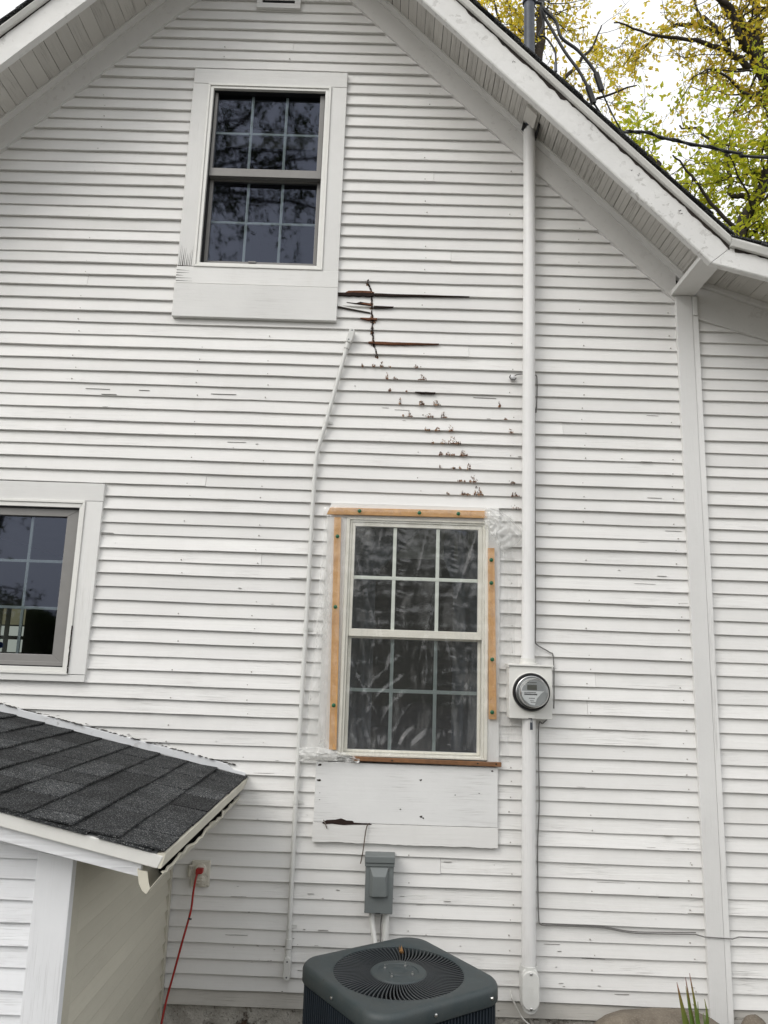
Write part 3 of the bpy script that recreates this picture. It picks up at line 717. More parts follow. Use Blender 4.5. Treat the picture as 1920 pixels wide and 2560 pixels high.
for q in range(26):                                     # thin spray of small chips following the crack
    t = random.random(); cz = lerp(3.25, 2.52, t); cx = lerp(-.06, .45, t ** .85) - abs(random.gauss(0, .07)) + random.uniform(0, .03); ROT.append((cx, cz, random.uniform(.008, .030), random.uniform(.006, .02)))
for i, (cx, cz, w, h) in enumerate(ROT):
    big = w * h; n = int(14 + big * 36000) if i < 8 else int(9 + big * 19000)
    k = min(range(len(ZB)), key=lambda q: abs(bz(q, cx) - (cz - h / 2)))
    zz = cz if i < 8 else bz(k, cx) + h / 2 + .001
    for mt, m in flakes(cx, zz, w, h, n, ['rust', 'rust', 'rust', 'rotdark', 'tan', 'tan']).items(): m.build('rot_flakes', M[mt], house, kind='stuff')
cr = MB(); P = [(-.134, 3.676), (-.128, 3.65), (-.118, 3.63), (-.113, 3.60), (-.109, 3.565), (-.106, 3.535), (-.108, 3.50), (-.104, 3.475), (-.100, 3.45), (-.102, 3.425), (-.099, 3.40), (-.097, 3.37), (-.093, 3.34), (-.088, 3.315), (-.078, 3.29), (-.072, 3.26)]
for (a, b) in zip(P, P[1:]):
    for q in range(4):
        u = lerp(a[0], b[0], q / 4) + random.uniform(-.003, .003); v = lerp(a[1], b[1], q / 4); h = random.uniform(.004, .010); ww = random.uniform(.0012, .0045)
        y = min(face_y(u, v), face_y(u, v + h), face_y(u, v - h)); cr.prism([(u - ww, v - h * random.uniform(.4, 1)), (u + ww * .3, v - h), (u + ww, v + h * random.uniform(.1, .6)), (u - ww * .2, v + h)], y - .0040, y + .004)
cr.build('split_wood', M['rotdark'], house)
def gapline(pts, name='rotten_gap', mat='rotdark'):     # (x, z, thickness)
    m = MB(); rings = []
    P = []
    for (a, b) in zip(pts, pts[1:]):
        for q in range(12): P.append(tuple(lerp(a[i], b[i], q / 12) for i in range(3)))
    P.append(pts[-1])
    for (x, z, t) in P:
        d = nz(x * 40, z, 3) * t * .35; y = -TB - .0036
        rings.append([(x, y, z - t + d), (x, y, z + d * .4 + t * .25), (x, y + .014, z + t * .25), (x, y + .014, z - t + d)])
    m.loops(rings, True, True, True); return m.build(name, M[mat], house)
Zk = lambda z, x: bz(min(range(len(ZB)), key=lambda q: abs(bz(q, x) - z)), x)
z0 = Zk(3.60, 0)
gapline([(-.097, z0 - .002, .010), (.09, z0 - .002, .006), (.30, z0 - .001, .002), (.40, z0, .0005)])
gapline([(-.287, z0 - .004, .010), (-.25, z0 - .003, .011), (-.20, z0 - .002, .013), (-.10, z0 - .001, .014)])
m = MB(); m.prism([(-.255, z0 - .004), (-.10, z0 - .004), (-.098, z0 + .006), (-.115, z0 + .012), (-.17, z0 + .013), (-.232, z0 + .010)], -TB - .003, -.002); m.build('rotten_gap', M['rust'], house)
z1 = Zk(3.53, 0)
gapline([(-.097, z1 - .001, .009), (-.04, z1 - .001, .006), (.006, z1, .002)])
m = MB(); m.prism([(-.24, z1 + .018), (-.187, z1 + .008), (-.11, z1 - .002), (-.108, z1 + .014), (-.15, z1 + .019), (-.168, z1 + .022), (-.19, z1 + .014)], -TB - .0015, -.002); m.build('rotten_gap', M['rotdark'], house)
m = MB(); m.prism([(-.165, z1 + .012), (-.11, z1 + .002), (-.108, z1 + .012), (-.15, z1 + .0165)], -TB - .003, -.004); m.build('rotten_gap', M['rust'], house)
m = MB(); m.prism([(-.284, z1 - .006), (-.115, z1 - .036), (-.115, z1 - .031), (-.284, z1 - .001)], -TB - .004, -.004); m.build('slipped_board_edge', M['trimx'], house)
m = MB(); m.prism([(-.284, z1 - .011), (-.115, z1 - .041), (-.115, z1 - .036), (-.284, z1 - .006)], -TB - .002, -.004); m.build('rotten_gap', M['barewood'], house)
z2 = Zk(3.465, 0); gapline([(-.165, z2, .002), (-.12, z2 - .001, .008), (-.078, z2 - .001, .007)], mat='rust')
z3 = Zk(3.336, 0); gapline([(-.118, z3 - .002, .005), (-.07, z3 - .002, .011), (.10, z3 - .002, .008), (.245, z3, .001)], mat='rust')
z4 = Zk(3.072, 0); gapline([(.128, z4, .001), (.16, z4 - .001, .006), (.232, z4 - .001, .005)])
z5 = Zk(3.404, 0)

# ------------------------------------------------------------------ plastic cover held by battens
cover = thing('plastic_window_cover', 'clear plastic sheet battened over the lower window with pale wood strips', 'plastic sheet', (.13, -.04, 1.25))
random.seed(3); CREASE = [(random.uniform(-.2, .5), random.uniform(-.22, .22), random.choice((2.42, 2.40, 1.95, 1.80)), random.uniform(.12, .55), random.uniform(.002, .005)) for _ in range(20)] + [(-.19, .30, 2.38, .8, .005), (-.17, .55, 1.75, .4, .006), (.46, -.30, 2.38, .5, .005), (-.15, .05, 1.70, .38, .006)]
def wrink(x, z):
    d = 0.
    for (cx, wd, f, a) in ((.085, .016, 250, .0013), (.335, .014, 220, .0012), (-.085, .008, 220, .0007)):
        d += a * math.exp(-((x - cx - .01 * nz(z * 3, cx)) / wd) ** 2) * math.sin(z * f + x * 90 + 9 * nz(z * 13, cx)) * (.3 + abs(nz(z * 5, cx, 3)) * 2.2)
    s = (x + .10) * .82 + (z - 1.55) * -.62                       # long diagonal folds at lower left
    m = math.exp(-((x - .02) / .14) ** 2 - ((z - 1.56) / .22) ** 2)
    d += .0070 * m * (abs(math.sin(s * 40 + 2.2 * nz(x * 5, z * 5, 2))) ** .6)
    d += .0024 * nz(x * 3.0, z * 22, 5) + .0022 * nz(x * 13, z * 9, 7) + .0008 * nz(x * 45, z * 34, 1) + .0025 * nz(x * 19 + z * 9, z * 2.0, 4)
    for (x0, sl, zt, ln, a) in CREASE:
        q = (zt - z) / ln
        if 0 <= q <= 1: d -= a * math.sin(math.pi * min(1, q + .12)) * math.exp(-((x - x0 - sl * (zt - z)) / .0055) ** 2)
    m2 = math.exp(-((z - 1.36) / .07) ** 2); d += .004 * m2 * math.sin(x * 110 + 8 * nz(x * 4, z * 6, 3))
    m3 = math.exp(-((x - .40) / .07) ** 2 - ((z - 2.12) / .16) ** 2); d += .007 * m3 * nz(x * 25, z * 14, 9)
    return d
m = MB(); rows = []; NX, NZ = 150, 190
for j in range(NZ + 1):
    t = j / NZ
    row = []
    for i in range(NX + 1):
        u = i / NX
        zb = 1.283 + .012 * nz(u * 6, 2) - .02 * (u < .12); zt = 2.455 + .014 * nz(u * 7, 5)
        z = lerp(zb, zt, t)
        xl = -.305 - .035 * (1 - t) + .018 * nz(z * 5, 1) + .006 * nz(z * 21, 2); xr = .645 - .06 * abs(t - .55) + .02 * nz(z * 4, 7)
        x = lerp(xl, xr, u)
        y = -.040 + wrink(x, z)
        for (a, b) in ((-.236, .024), (.518, .024)):
            y -= .013 * math.exp(-((x - a) / b) ** 4)
        y -= .013 * math.exp(-((z - 2.438) / .022) ** 4)
        if x > .55: y += .012 * min(1, (x - .55) / .03)
        if x < -.29: y += .010 * min(1, (-.29 - x) / .03)
        row.append((x, min(y, -.0185), z))
    rows.append(row)
m.loops(rows, False); m.build('sheet', M['film'], cover, True)
def crumple(name, fn, nu, nv):
    m = MB(); m.loops([[fn(i / nu, j / nv) for i in range(nu + 1)] for j in range(nv + 1)], False); return m.build(name, M['filmfold'], cover, True)
crumple('loose_fold', lambda u, v: (lerp(-.365, -.085, u), -.048 - .030 * math.sin(math.pi * v) * math.sin(math.pi * min(1, u * 1.4 + .05)) + .012 * nz(u * 9, v * 5, 4), lerp(1.262, 1.322 - .045 * max(0, u - .45) / .55, v) + .010 * nz(u * 6, v * 4, 2) + .006 * nz(u * 17, v * 9, 1)), 44, 22)
def flap(u, v):
    a = 1 - v
    x = .482 + u * (.10 + .085 * math.sin(math.pi * min(1, v + .25)))
    z = 2.475 - .012 * u - v * .17 * (.6 + .4 * u) - .07 * u * u
    return (x + .006 * nz(u * 7, v * 7, 3), -.052 - .022 * math.sin(math.pi * u) * (1 - v * .5) + .012 * nz(u * 9, v * 9, 6), z + .007 * nz(u * 8, v * 3, 8))
crumple('loose_fold', flap, 36, 30)
crumple('loose_fold', lambda u, v: (lerp(-.338 + .045 * v + .016 * nz(v * 6, 1) , -.246 - .006 * v, u), -.036 - .010 * math.sin(math.pi * u) + .006 * nz(u * 5, v * 16, 2) + .003 * nz(u * 9, v * 50, 5), lerp(1.30, 2.42, v)), 14, 70).data.materials[0] = M['filmthin']
crumple('loose_fold', lambda u, v: (lerp(.556, .640 - .02 * nz(v * 5, 6) - .03 * v, u), -.026 - .006 * math.sin(math.pi * u) + .004 * nz(u * 5, v * 14, 7), lerp(1.36, 2.36, v)), 12, 60).data.materials[0] = M['filmfaint']
def batten(poly, y0, y1, caps, capr=.0095):
    b = MB().prism(poly, y0, y1).build('batten', M['lath'], cover, bevel=.0015)
    for (x, z) in caps:
        c = MB(); c.lathe_y(x, z, [(capr, y0 - .0155), (capr, y0 - .018), (capr * .8, y0 - .020), (capr * .45, y0 - .0205), (capr * .35, y0 - .0225), (.0005, y0 - .0228)], 16); c.build('screw_cap', M['green'], b, True)
batten([(-.289, 2.419), (.495, 2.425), (.492, 2.461), (-.275, 2.454)], -.044, -.029, [(-.129, 2.437), (.163, 2.437), (.353, 2.439)])
batten([(-.228, 1.314), (-.193, 1.313), (-.218, 2.406), (-.252, 2.405)], -.042, -.025, [(-.231, 2.309), (-.226, 1.969), (-.214, 1.514)])
batten([(.511, 1.473), (.547, 1.473), (.533, 2.279), (.501, 2.278)], -.042, -.025, [(.515, 2.218), (.516, 2.107), (.522, 1.747), (.523, 1.506)])
bb = MB().prism([(-.12, 1.268), (.569, 1.262), (.570, 1.2815), (-.12, 1.2865)], -.046, -.0275).build('batten', plain('weathered_lath', (.22, .105, .045), .7, .3, 40, .3), cover, bevel=.002)
for x in (.065, .46, .545): MB().lathe_y(x, 1.274, [(.004, -.0455), (.004, -.0465)], 10, False, True).build('screw_hole', M['dark'], bb)

# ------------------------------------------------------------------ service riser, mast, meter
riser = thing('service_riser', 'white vertical service conduit climbing the wall and its grey mast above the roof', 'conduit', (.69, -.06, .25))
MB().tube([(.6895, -.06, 1.735), (.692, -.06, 2.04), (.703, -.06, 3.91), (.706, -.06, 4.56)], .0312, 24).build('upper_conduit', M['pvc'], riser, True)
MB().tube([(.693, -.06, 1.49), (.691, -.06, 1.12), (.689, -.06, .42)], .0312, 24).build('lower_conduit', M['pvc'], riser, True)
mast = MB().tube([(.707, -.06, 4.50), (.709, -.06, 5.98)], .0295, 24).build('mast', M['galv'], riser, True)
MB().lathe_z(.709, -.06, [(.031, 5.345), (.038, 5.35), (.038, 5.375), (.031, 5.38)], 24).build('mast_clamp', M['galv'], riser, True)
MB().tube([(.735, -.06, 5.362), (.775, -.05, 5.362), (.785, -.03, 5.38)], .009, 8).build('insulator_bracket', M['black'], riser, True)
wh = MB(); wh.lathe_z(.709, -.06, [(.034, 5.95), (.045, 5.98), (.07, 6.03), (.07, 6.07), (.045, 6.11), (.002, 6.13)], 20); wh.build('weatherhead', M['galv'], riser, True)
def rrect(cx, cz, w, h, n=14):
    r = w / 2; return [(cx + r * math.cos(a), cz + (h / 2 - r) + r * math.sin(a)) for a in [math.pi * i / n for i in range(n + 1)]] + [(cx + r * math.cos(a), cz - (h / 2 - r) + r * math.sin(a)) for a in [math.pi + math.pi * i / n for i in range(n + 1)]]
lb = MB(); lb.prism(rrect(.6905, .345, .070, .188)[::1], -.092, -.018); lbo = lb.build('elbow_body', M['pvcgrey'], riser, bevel=.004)
MB().lathe_z(.690, -.06, [(.036, .38), (.036, .438), (.0335, .4385), (.0335, .42)], 28).build('elbow_collar', M['pvcgrey'], riser, True)
cv = MB().prism(rrect(.691, .348, .0745, .156), -.103, -.0915).build('elbow_cover', M['pvcgrey'], riser, bevel=.004)
for z in (.416, .279): MB().lathe_y(.692, z, [(.0062, -.103), (.0062, -.105), (.004, -.1075), (.0004, -.108)], 14).build('screw', M['steel'], cv, True)
tx = MB()
for i, (w, z) in enumerate(((.018, .364), (.028, .357), (.010, .348), (.020, .340), (.018, .332), (.022, .325), (.026, .317))):
    x = .691 - w / 2
    while x < .691 + w / 2:
        l = random.uniform(.0012, .0034); tx.box(x, x + l, -.1036, -.1025, z - .0016, z + .0016); x += l + .001
tx.build('embossed_lettering', M['pvcgrey'], cv)
# rough patch where the riser enters the soffit
pm = MB()
pm.prism([(.665, 4.585), (.72, 4.528), (.728, 4.60), (.672, 4.655)], -.20, -.10); pm.build('soffit_patch', M['soffit'], riser, bevel=.003)
pm = MB(); pm.prism([(.664, 4.563), (.676, 4.551), (.684, 4.556), (.670, 4.585)], -.09, -.05); pm.prism([(.735, 4.505), (.742, 4.498), (.746, 4.524), (.737, 4.533)], -.15, -.05); pm.build('soffit_hole', M['dark'], riser)

meter = thing('electric_meter', 'round glass electric meter on a white square socket box beside the lower window', 'electric meter', (.695, 0, 1.48))
MB().prism([(.597, 1.485), (.794, 1.484), (.795, 1.720), (.595, 1.722)], -.100, -.012).build('socket_box', M['meterbox'], meter, bevel=.003)
MB().prism([(.590, 1.7225), (.800, 1.7205), (.800, 1.729), (.590, 1.731)], -.110, -.010).build('box_lid', M['meterbox'], meter, bevel=.002)
MB().prism([(.590, 1.716), (.5935, 1.716), (.5935, 1.7222), (.590, 1.7222)], -.109, -.02).build('lid_lip', M['meterbox'], meter)
MB().lathe_z(.6895, -.06, [(.040, 1.7305), (.040, 1.738), (.0335, 1.739), (.0335, 1.757), (.0315, 1.757)], 28).build('hub', M['meterbox'], meter, True)
MB().lathe_z(.731, -.06, [(.005, 1.730), (.005, 1.741), (.001, 1.7415)], 8).build('hub_bolt', M['meterbox'], meter)
MB().lathe_y(.696, 1.605, [(.090, -.100), (.090, -.104), (.087, -.107), (.082, -.107), (.082, -.100)], 56).build('flange', M['meterbox'], meter, True)
MB().lathe_y(.696, 1.605, [(.0865, -.099), (.0865, -.112), (.083, -.118), (.070, -.118), (.070, -.105)], 56).build('sealing_ring', M['black'], meter, True)
MB().lathe_y(.696, 1.605, [(.0735, -.117), (.0735, -.122), (.071, -.124), (.068, -.121)], 56).build('retaining_ring', M['steel'], meter, True)
base = MB(); base.lathe_y(.696, 1.605, [(.068, -.108), (.066, -.150), (.064, -.158), (.0615, -.160), (.0615, -.152)], 56); base.build('meter_body', plain('meter_body_grey', (.40, .42, .43), .35, .05), meter, True)
MB().lathe_y(.696, 1.605, [(.0615, -.155), (.0002, -.155)], 56).build('dial_face', M['dial'], meter)
MB().box(.668, .712, -.1565, -.1552, 1.617, 1.640).build('display', M['lcd'], meter)
MB().prism([(.638, 1.612), (.745, 1.612), (.730, 1.600), (.712, 1.578), (.703, 1.550), (.680, 1.553), (.655, 1.572), (.642, 1.592)], -.1562, -.1553).build('label_plate', M['label'], meter)
ik = MB(); x = .655
while x < .712: l = random.uniform(.0008, .0022); ik.box(x, x + l, -.1570, -.1561, 1.594, 1.6005); x += l + .0009
for (a, b, z) in ((.655, .709, 1.6055), (.676, .702, 1.580), (.682, .698, 1.569), (.684, .706, 1.562), (.672, .712, 1.650)):
    x = a
    while x < b: l = random.uniform(.002, .005); ik.box(x, min(b, x + l), -.1570, -.1561, z - .0014, z + .0014); x += l + .0014
ik.build('label_print', M['ink'], meter)
MB().lathe_y(.696, 1.605, [(.0685, -.119), (.0672, -.150), (.0655, -.172), (.062, -.186), (.0615, -.190), (.058, -.193), (.045, -.197), (.0002, -.199)], 56).build('glass_cover', M['dome'], meter, True)
MB().lathe_y(.696, 1.605, [(.0635, -.184), (.064, -.189), (.061, -.1925), (.059, -.190)], 56).build('glass_rim', M['steel'], meter, True)
MB().box(.684, .712, -.104, -.0995, 1.487, 1.500).build('hasp', M['meterbox'], meter, bevel=.001)
MB().box(.684, .700, -.1045, -.099, 1.4855, 1.4885).build('hasp_slot', M['dark'], meter)
sl = MB(); sl.box(.690, .702, -.108, -.104, 1.437, 1.470); sl.tube([(.697, -.103, 1.487), (.694, -.107, 1.470)], .0012, 6); sl.tube([(.699, -.103, 1.487), (.701, -.107, 1.470)], .0012, 6); sl.build('seal_tag', M['galv'], meter, bevel=.001)

# ------------------------------------------------------------------ small conduit, signal cables
sc = thing('thin_conduit', 'thin pale conduit slanting up the wall left of the plastic covered window', 'conduit', (-.37, -.03, .36))
pts = [(-.226, -.030, 3.30), (-.318, -.030, 2.878), (-.346, -.030, 2.765), (-.357, -.030, 2.70), (-.361, -.030, 2.50), (-.364, -.030, 1.86), (-.371, -.030, 1.16), (-.370, -.030, .50)]
pp = [Vector(pts[0]), Vector(pts[1])] + smooth_path(pts[1:4], 5) + [Vector(p) for p in pts[4:]]
MB().tube(pp, .0105, 12).build('pipe', M['pvcgrey'], sc, True)
def capsule(cx, cz, w, h, ang, y0, y1, name, parent):
    c, s = math.cos(ang), math.sin(ang)
    poly = [(cx + c * (px - 0) - s * pz, cz + s * px + c * pz) for px, pz in rrect(0, 0, w, h, 8)]
    return MB().prism(poly, y0, y1).build(name, M['pvcgrey'], parent, bevel=.003)
b1 = capsule(-.210, 3.352, .030, .078, -.235, -.052, -.016, 'upper_fitting', sc)
MB().tube([(-.222, -.030, 3.315), (-.229, -.030, 3.285)], .0145, 12).build('coupling', M['pvcgrey'], sc, True)
b2 = capsule(-.370, .385, .030, .095, 0, -.056, -.016, 'lower_fitting', sc)
MB().tube([(-.370, -.030, .425), (-.370, -.030, .458)], .0135, 12).build('coupling', M['pvcgrey'], sc, True)
MB().tube([(-.370, -.030, .462), (-.370, -.030, .50)], .0145, 12).build('coupling', M['pvcgrey'], sc, True)
for b, (x, z) in ((b1, (-.203, 3.378)), (b1, (-.218, 3.328)), (b2, (-.370, .415)), (b2, (-.370, .352))): MB().lathe_y(x, z, [(.0035, b is b1 and -.052 or -.056), (.0035, (b is b1 and -.052 or -.056) - .0015)], 8, False, True).build('screw', M['galv'], b)
for (x, z) in ((-.315, 2.892), (-.364, 1.86), (-.371, 1.075), (-.370, .548)):
    st = MB(); st.lathe_z(x, -.030, [(.0125, z - .006), (.0125, z + .006)], 14); st.box(x + .008, x + .032, -.019, -.0165, z - .006, z + .006); st.build('strap', M['pvcgrey'], sc)
cable = thing('signal_cable', 'thin grey cable running down beside the big conduit and off right along the wall', 'cable', (.74, -.02, .56))
def off(pts, y=-.0215): return [(x, y, z) for x, z in pts]
MB().tube(smooth_path(off([(.634, 3.172), (.66, 3.181), (.736, 3.181), (.748, 3.139), (.743, 2.982), (.735, 2.93), (.735, 2.04), (.733, 1.86), (.74, 1.824), (.80, 1.79), (.818, 1.765), (.820, 1.60), (.818, 1.53)]), 5), .0028, 7).build('cable_run', M['wire'], cable, True)
MB().tube(smooth_path(off([(.800, 1.492), (.767, 1.461), (.746, 1.437), (.747, 1.112), (.739, .93), (.739, .784), (.742, .624), (.755, .589), (.83, .588), (1.017, .586), (1.12, .572), (1.211, .567), (1.443, .571)]), 5) + [Vector((1.475, -.036, .566)), Vector((1.60, -.036, .562)), Vector((1.64, -.012, .563)), Vector((2.2, -.012, .560))], .0026, 7).build('cable_run', M['wire'], cable, True)
MB().tube(smooth_path(off([(.755, .595), (.86, .594), (1.02, .592), (1.12, .578), (1.211, .574), (1.443, .579)], -.0225), 5), .0022, 7).build('cable_run', M['wire'], cable, True)
cl = thing('wire_clamp', 'small lumpy painted clamp on the siding left of the big conduit', 'clamp', (.623, -.02, 3.155))
ml = MB(); ml.lathe_y(.623, 3.160, [(.013, -.012), (.0165, -.020), (.014, -.030), (.008, -.036), (.001, -.037)], 9); ml.build('clamp_body', M['ceramic'], cl, True)
MB().tube([(.612, -.028, 3.172), (.606, -.032, 3.160), (.613, -.034, 3.148), (.632, -.032, 3.146), (.640, -.026, 3.158)], .0035, 6).build('clamp_wire', M['wire'], cl, True)
tw = thing('loose_wire', 'pale loose wire hanging out of the siding beside the conduit elbow', 'wire', (.62, -.02, .19))
MB().tube(smooth_path([(.617, -.014, .315), (.620, -.035, .296), (.640, -.04, .258), (.668, -.045, .215), (.72, -.06, .175), (.75, -.09, .10), (.76, -.10, -.05)], 6), .0034, 7).build('wire_run', M['wirewhite'], tw, True)
bw = thing('bent_wire', 'rusty wire bent out of the rotten gap under the panel, above the grey box', 'wire', (-.05, -.04, .83))
MB().tube(smooth_path([(-.028, -.024, .994), (-.038, -.038, .990), (-.045, -.043, .965), (-.049, -.045, .93), (-.053, -.046, .89), (-.060, -.047, .845), (-.064, -.048, .826)], 5), .0026, 7).build('wire_run', plain('rusty_wire', (.11, .08, .06), .7, .4), bw, True)
bn = thing('bent_nail', 'short bent nail hanging from the rotten gap at the left end of the panel', 'nail', (-.23, -.03, .968))
MB().tube([(-.240, -.024, 1.003), (-.234, -.034, .995), (-.222, -.038, .968)], .0024, 7).build('shank', plain('nail_steel', (.14, .12, .10), .6, .3), bn, True)

# ------------------------------------------------------------------ disconnect box
db = thing('disconnect_box', 'grey metal disconnect box on the siding above the air conditioner', 'electrical box', (.022, 0, .63))
MB().prism([(-.039, .633), (.085, .631), (.087, .855), (-.040, .854)], -.088, -.012).build('enclosure', M['discgrey'], db, bevel=.003)
MB().prism([(-.044, .8425), (.090, .8435), (.090, .872), (-.044, .871)], -.100, -.010).build('top_hood', M['discgrey'], db, bevel=.003)
MB().prism([(-.043, .828), (.089, .829), (.089, .8415), (-.043, .8405)], -.0945, -.0885).build('hood_flange', M['discgrey'], db, bevel=.001)
dm = MB(); o = [(-.021, .704), (.063, .705), (.063, .826), (-.020, .825)]; i_ = [(-.008, .7065), (.052, .7075), (.050, .790), (-.004, .789)]
dm.loops([[(x, -.0878, z) for x, z in o], [(x, -.110, z) for x, z in i_]], True, False, True); dm.build('raised_door', M['discgrey'], db, bevel=.002)
MB().box(.010, .032, -.0895, -.087, .6325, .636).build('latch_slot', M['dark'], db)
MB().box(.0615, .0645, -.0925, -.087, .812, .823).build('door_clip', M['steel'], db)
MB().tube([(.058, -.045, .634), (.058, -.045, .45), (.058, -.05, .30)], .0145, 14).build('conduit', M['pvcgrey'], db, True)
MB().tube(smooth_path([(-.006, -.05, .634), (-.002, -.055, .58), (.012, -.075, .51), (.03, -.12, .42), (.05, -.17, .36)], 6), .0115, 12).build('flexible_conduit', M['pvcgrey'], db, True)
MB().tube(smooth_path([(.040, -.035, .62), (.036, -.045, .57), (.038, -.06, .50), (.05, -.10, .40)], 6), .003, 8).build('ground_wire', M['wire'], db, True)

# ------------------------------------------------------------------ air conditioner
ac = thing('air_conditioner', 'dark grey outdoor air conditioning unit with round fan grille on top', 'air conditioner', (.10, -.665, -.05))
ACX, ACY, ACZ, TH = .100, -.662, .620, R(34)
def rsq(a, r, z, n=10):
    pts = []
    for q, (sx, sy) in enumerate(((1, 1), (-1, 1), (-1, -1), (1, -1))):
        for i in range(n + 1):
            t = q * math.pi / 2 + math.pi / 2 * i / n
            pts.append((sx * (a - r) + r * math.cos(t), sy * (a - r) + r * math.sin(t)))
    out = []
    for k in range(len(pts)):                       # add points along the flats
        p, q = pts[k], pts[(k + 1) % len(pts)]; out.append(p)
        d = math.hypot(q[0] - p[0], q[1] - p[1])
        if d > .1: out += [(lerp(p[0], q[0], f / 8), lerp(p[1], q[1], f / 8)) for f in range(1, 8)]
    c, s = math.cos(TH), math.sin(TH)
    return [(ACX + c * x - s * y, ACY + s * x + c * y, z) for x, y in out]
A0, CR, GR = .281, .092, .238
def circ_like(ref, r, z): return [(ACX + r * math.cos(a), ACY + r * math.sin(a), z) for a in [math.atan2(p[1] - ACY, p[0] - ACX) for p in ref]]
ref = rsq(A0, CR, 0)
top = MB(); top.loops([rsq(A0 - .012, CR - .01, ACZ - .060), rsq(A0 - .002, CR, ACZ - .060), rsq(A0, CR, ACZ - .056), rsq(A0, CR, ACZ - .018), rsq(A0 - .003, CR, ACZ - .008), rsq(A0 - .010, CR - .006, ACZ - .001),
                       rsq(A0 - .018, CR - .012, ACZ), circ_like(ref, GR + .006, ACZ + .001), circ_like(ref, GR, ACZ - .003), circ_like(ref, GR - .001, ACZ - .03)], True)
topo = top.build('top_cover', M['acpaint'], ac, True)
body = MB(); body.loops([rsq(A0 - .014, CR - .01, .0), rsq(A0 - .014, CR - .01, ACZ - .058)], True); body.build('casing', M['acbody'], ac)
MB().box(ACX - .36, ACX + .36, ACY - .36, ACY + .36, -.05, .0).build('base_pad', M['stone'], ac, bevel=.01)
hub = MB(); hub.lathe_z(ACX, ACY, [(.104, ACZ - .022), (.104, ACZ - .006), (.099, ACZ - .001), (.074, ACZ), (.072, ACZ - .003), (.036, ACZ - .003), (.034, ACZ - .001), (.028, ACZ - .0035), (.0002, ACZ - .004)], 56)
grille = hub.build('fan_grille', M['acpaint'], ac, True)
sm = MB(); NS = 7; rows = []
for i in range(NS + 1):
    t = i / NS; r = lerp(.100, GR + .002, t); a = .10 * t * t
    p = Vector((r * math.cos(a), r * math.sin(a), 0)); nrm = Vector((-math.sin(a), math.cos(a), 0)); hgt = .016; wd = .0016 + .0012 * t
    zt = -.004 - .004 * math.sin(math.pi * t)
    rows.append([p + nrm * wd + Vector((0, 0, zt)), p - nrm * wd + Vector((0, 0, zt)), p - nrm * (wd - .004 * t) + Vector((0, 0, zt - hgt)), p + nrm * (wd + .004 * t) + Vector((0, 0, zt - hgt))])
sm.loops(rows, True, True, True)
sme = bpy.data.meshes.new('slat'); sme.from_pydata(sm.v, [], sm.f); sme.materials.append(M['acslat'])
for q in range(88):
    o = bpy.data.objects.new('slat', sme); COL.objects.link(o); o.parent = grille; o.location = (ACX, ACY, ACZ); o.rotation_euler = (0, 0, 2 * math.pi * q / 88)
for a in (40, 130, 220, 310):
    x, y = ACX + .056 * math.cos(R(a) + .4), ACY + .056 * math.sin(R(a) + .4)
    MB().lathe_z(x, y, [(.0045, ACZ - .003), (.0045, ACZ + .001), (.0022, ACZ + .0015), (.0022, ACZ + .009), (.0003, ACZ + .0095)], 10).build('stud', M['steel'], grille, True)
MB().lathe_z(ACX, ACY, [(GR, ACZ - .03), (GR - .004, ACZ - .30), (.001, ACZ - .305)], 56).build('fan_well', M['dark'], ac, True)
MB().lathe_z(ACX, ACY, [(.07, ACZ - .03), (.07, ACZ - .15), (.0003, ACZ - .152)], 32).build('motor', M['black'], ac, True)
MB().add([(ACX - .005, ACY - .0715, ACZ - .05), (ACX + .045, ACY - .0565, ACZ - .05), (ACX + .045, ACY - .0565, ACZ - .10), (ACX - .005, ACY - .0715, ACZ - .10)], [(0, 3, 2, 1)]).build('motor_label', M['label'], ac)
for q in range(3):
    a = R(20 + 120 * q); bl = MB(); rws = []
    for i in range(7):
        r = lerp(.06, .225, i / 6); rws.append([(ACX + r * math.cos(a + t), ACY + r * math.sin(a + t), ACZ - .15 - .06 * (t / .9)) for t in [lerp(0, .9, j / 6) for j in range(7)]])
    bl.loops(rws, False); bl.build('fan_blade', M['alu'], ac, True)
# louvres round the casing
lvm = MB(); lvm.loops([[(-.0035, 0, z), (-.002, -.009, z), (.002, -.009, z), (.0035, 0, z)] for z in (.01, ACZ - .066)], True, True, True)
lme = bpy.data.meshes.new('louver'); lme.from_pydata(lvm.v, [], lvm.f); lme.materials.append(M['acbody'])
per = rsq(A0 - .015, CR - .01, 0, 16); L = 0; segs = []
for k in range(len(per)):
    p, q = Vector(per[k]), Vector(per[(k + 1) % len(per)]); segs.append((p, q, (q - p).length)); L += (q - p).length
nl = 140; step = L / nl; acc = 0; want = 0
for p, q, l in segs:
    while want < acc + l - 1e-6:
        t = (want - acc) / l; c = p.lerp(q, t); d = (q - p).normalized()
        o = bpy.data.objects.new('louver', lme); COL.objects.link(o); o.parent = ac; o.matrix_parent_inverse = Matrix.Translation(-ac.location)
        o.location = c; o.rotation_euler = (0, 0, math.atan2(d.y, d.x)); want += step
    acc += l
def side_screw(px, py):      # pan head on the skirt of the cover
    d = Vector((px - ACX, py - ACY, 0)).normalized(); c = Vector((px, py, ACZ - .034))
    MB().tube([c - d * .004, c + d * .003, c + d * .005], [.006, .006, .003], 10).build('screw', M['steel'], topo, True)
sk = rsq(A0, CR, 0)
for target in ((-.17, -.84), (.25, -.97), (.045, -1.02), (.43, -.78)):
    p = min(sk, key=lambda q: (q[0] - target[0]) ** 2 + (q[1] - target[1]) ** 2); side_screw(p[0], p[1])
lf = thing('dry_leaf', 'curled brown leaf caught in the fan grille of the air conditioner', 'leaf', (.115, -.46, .61))
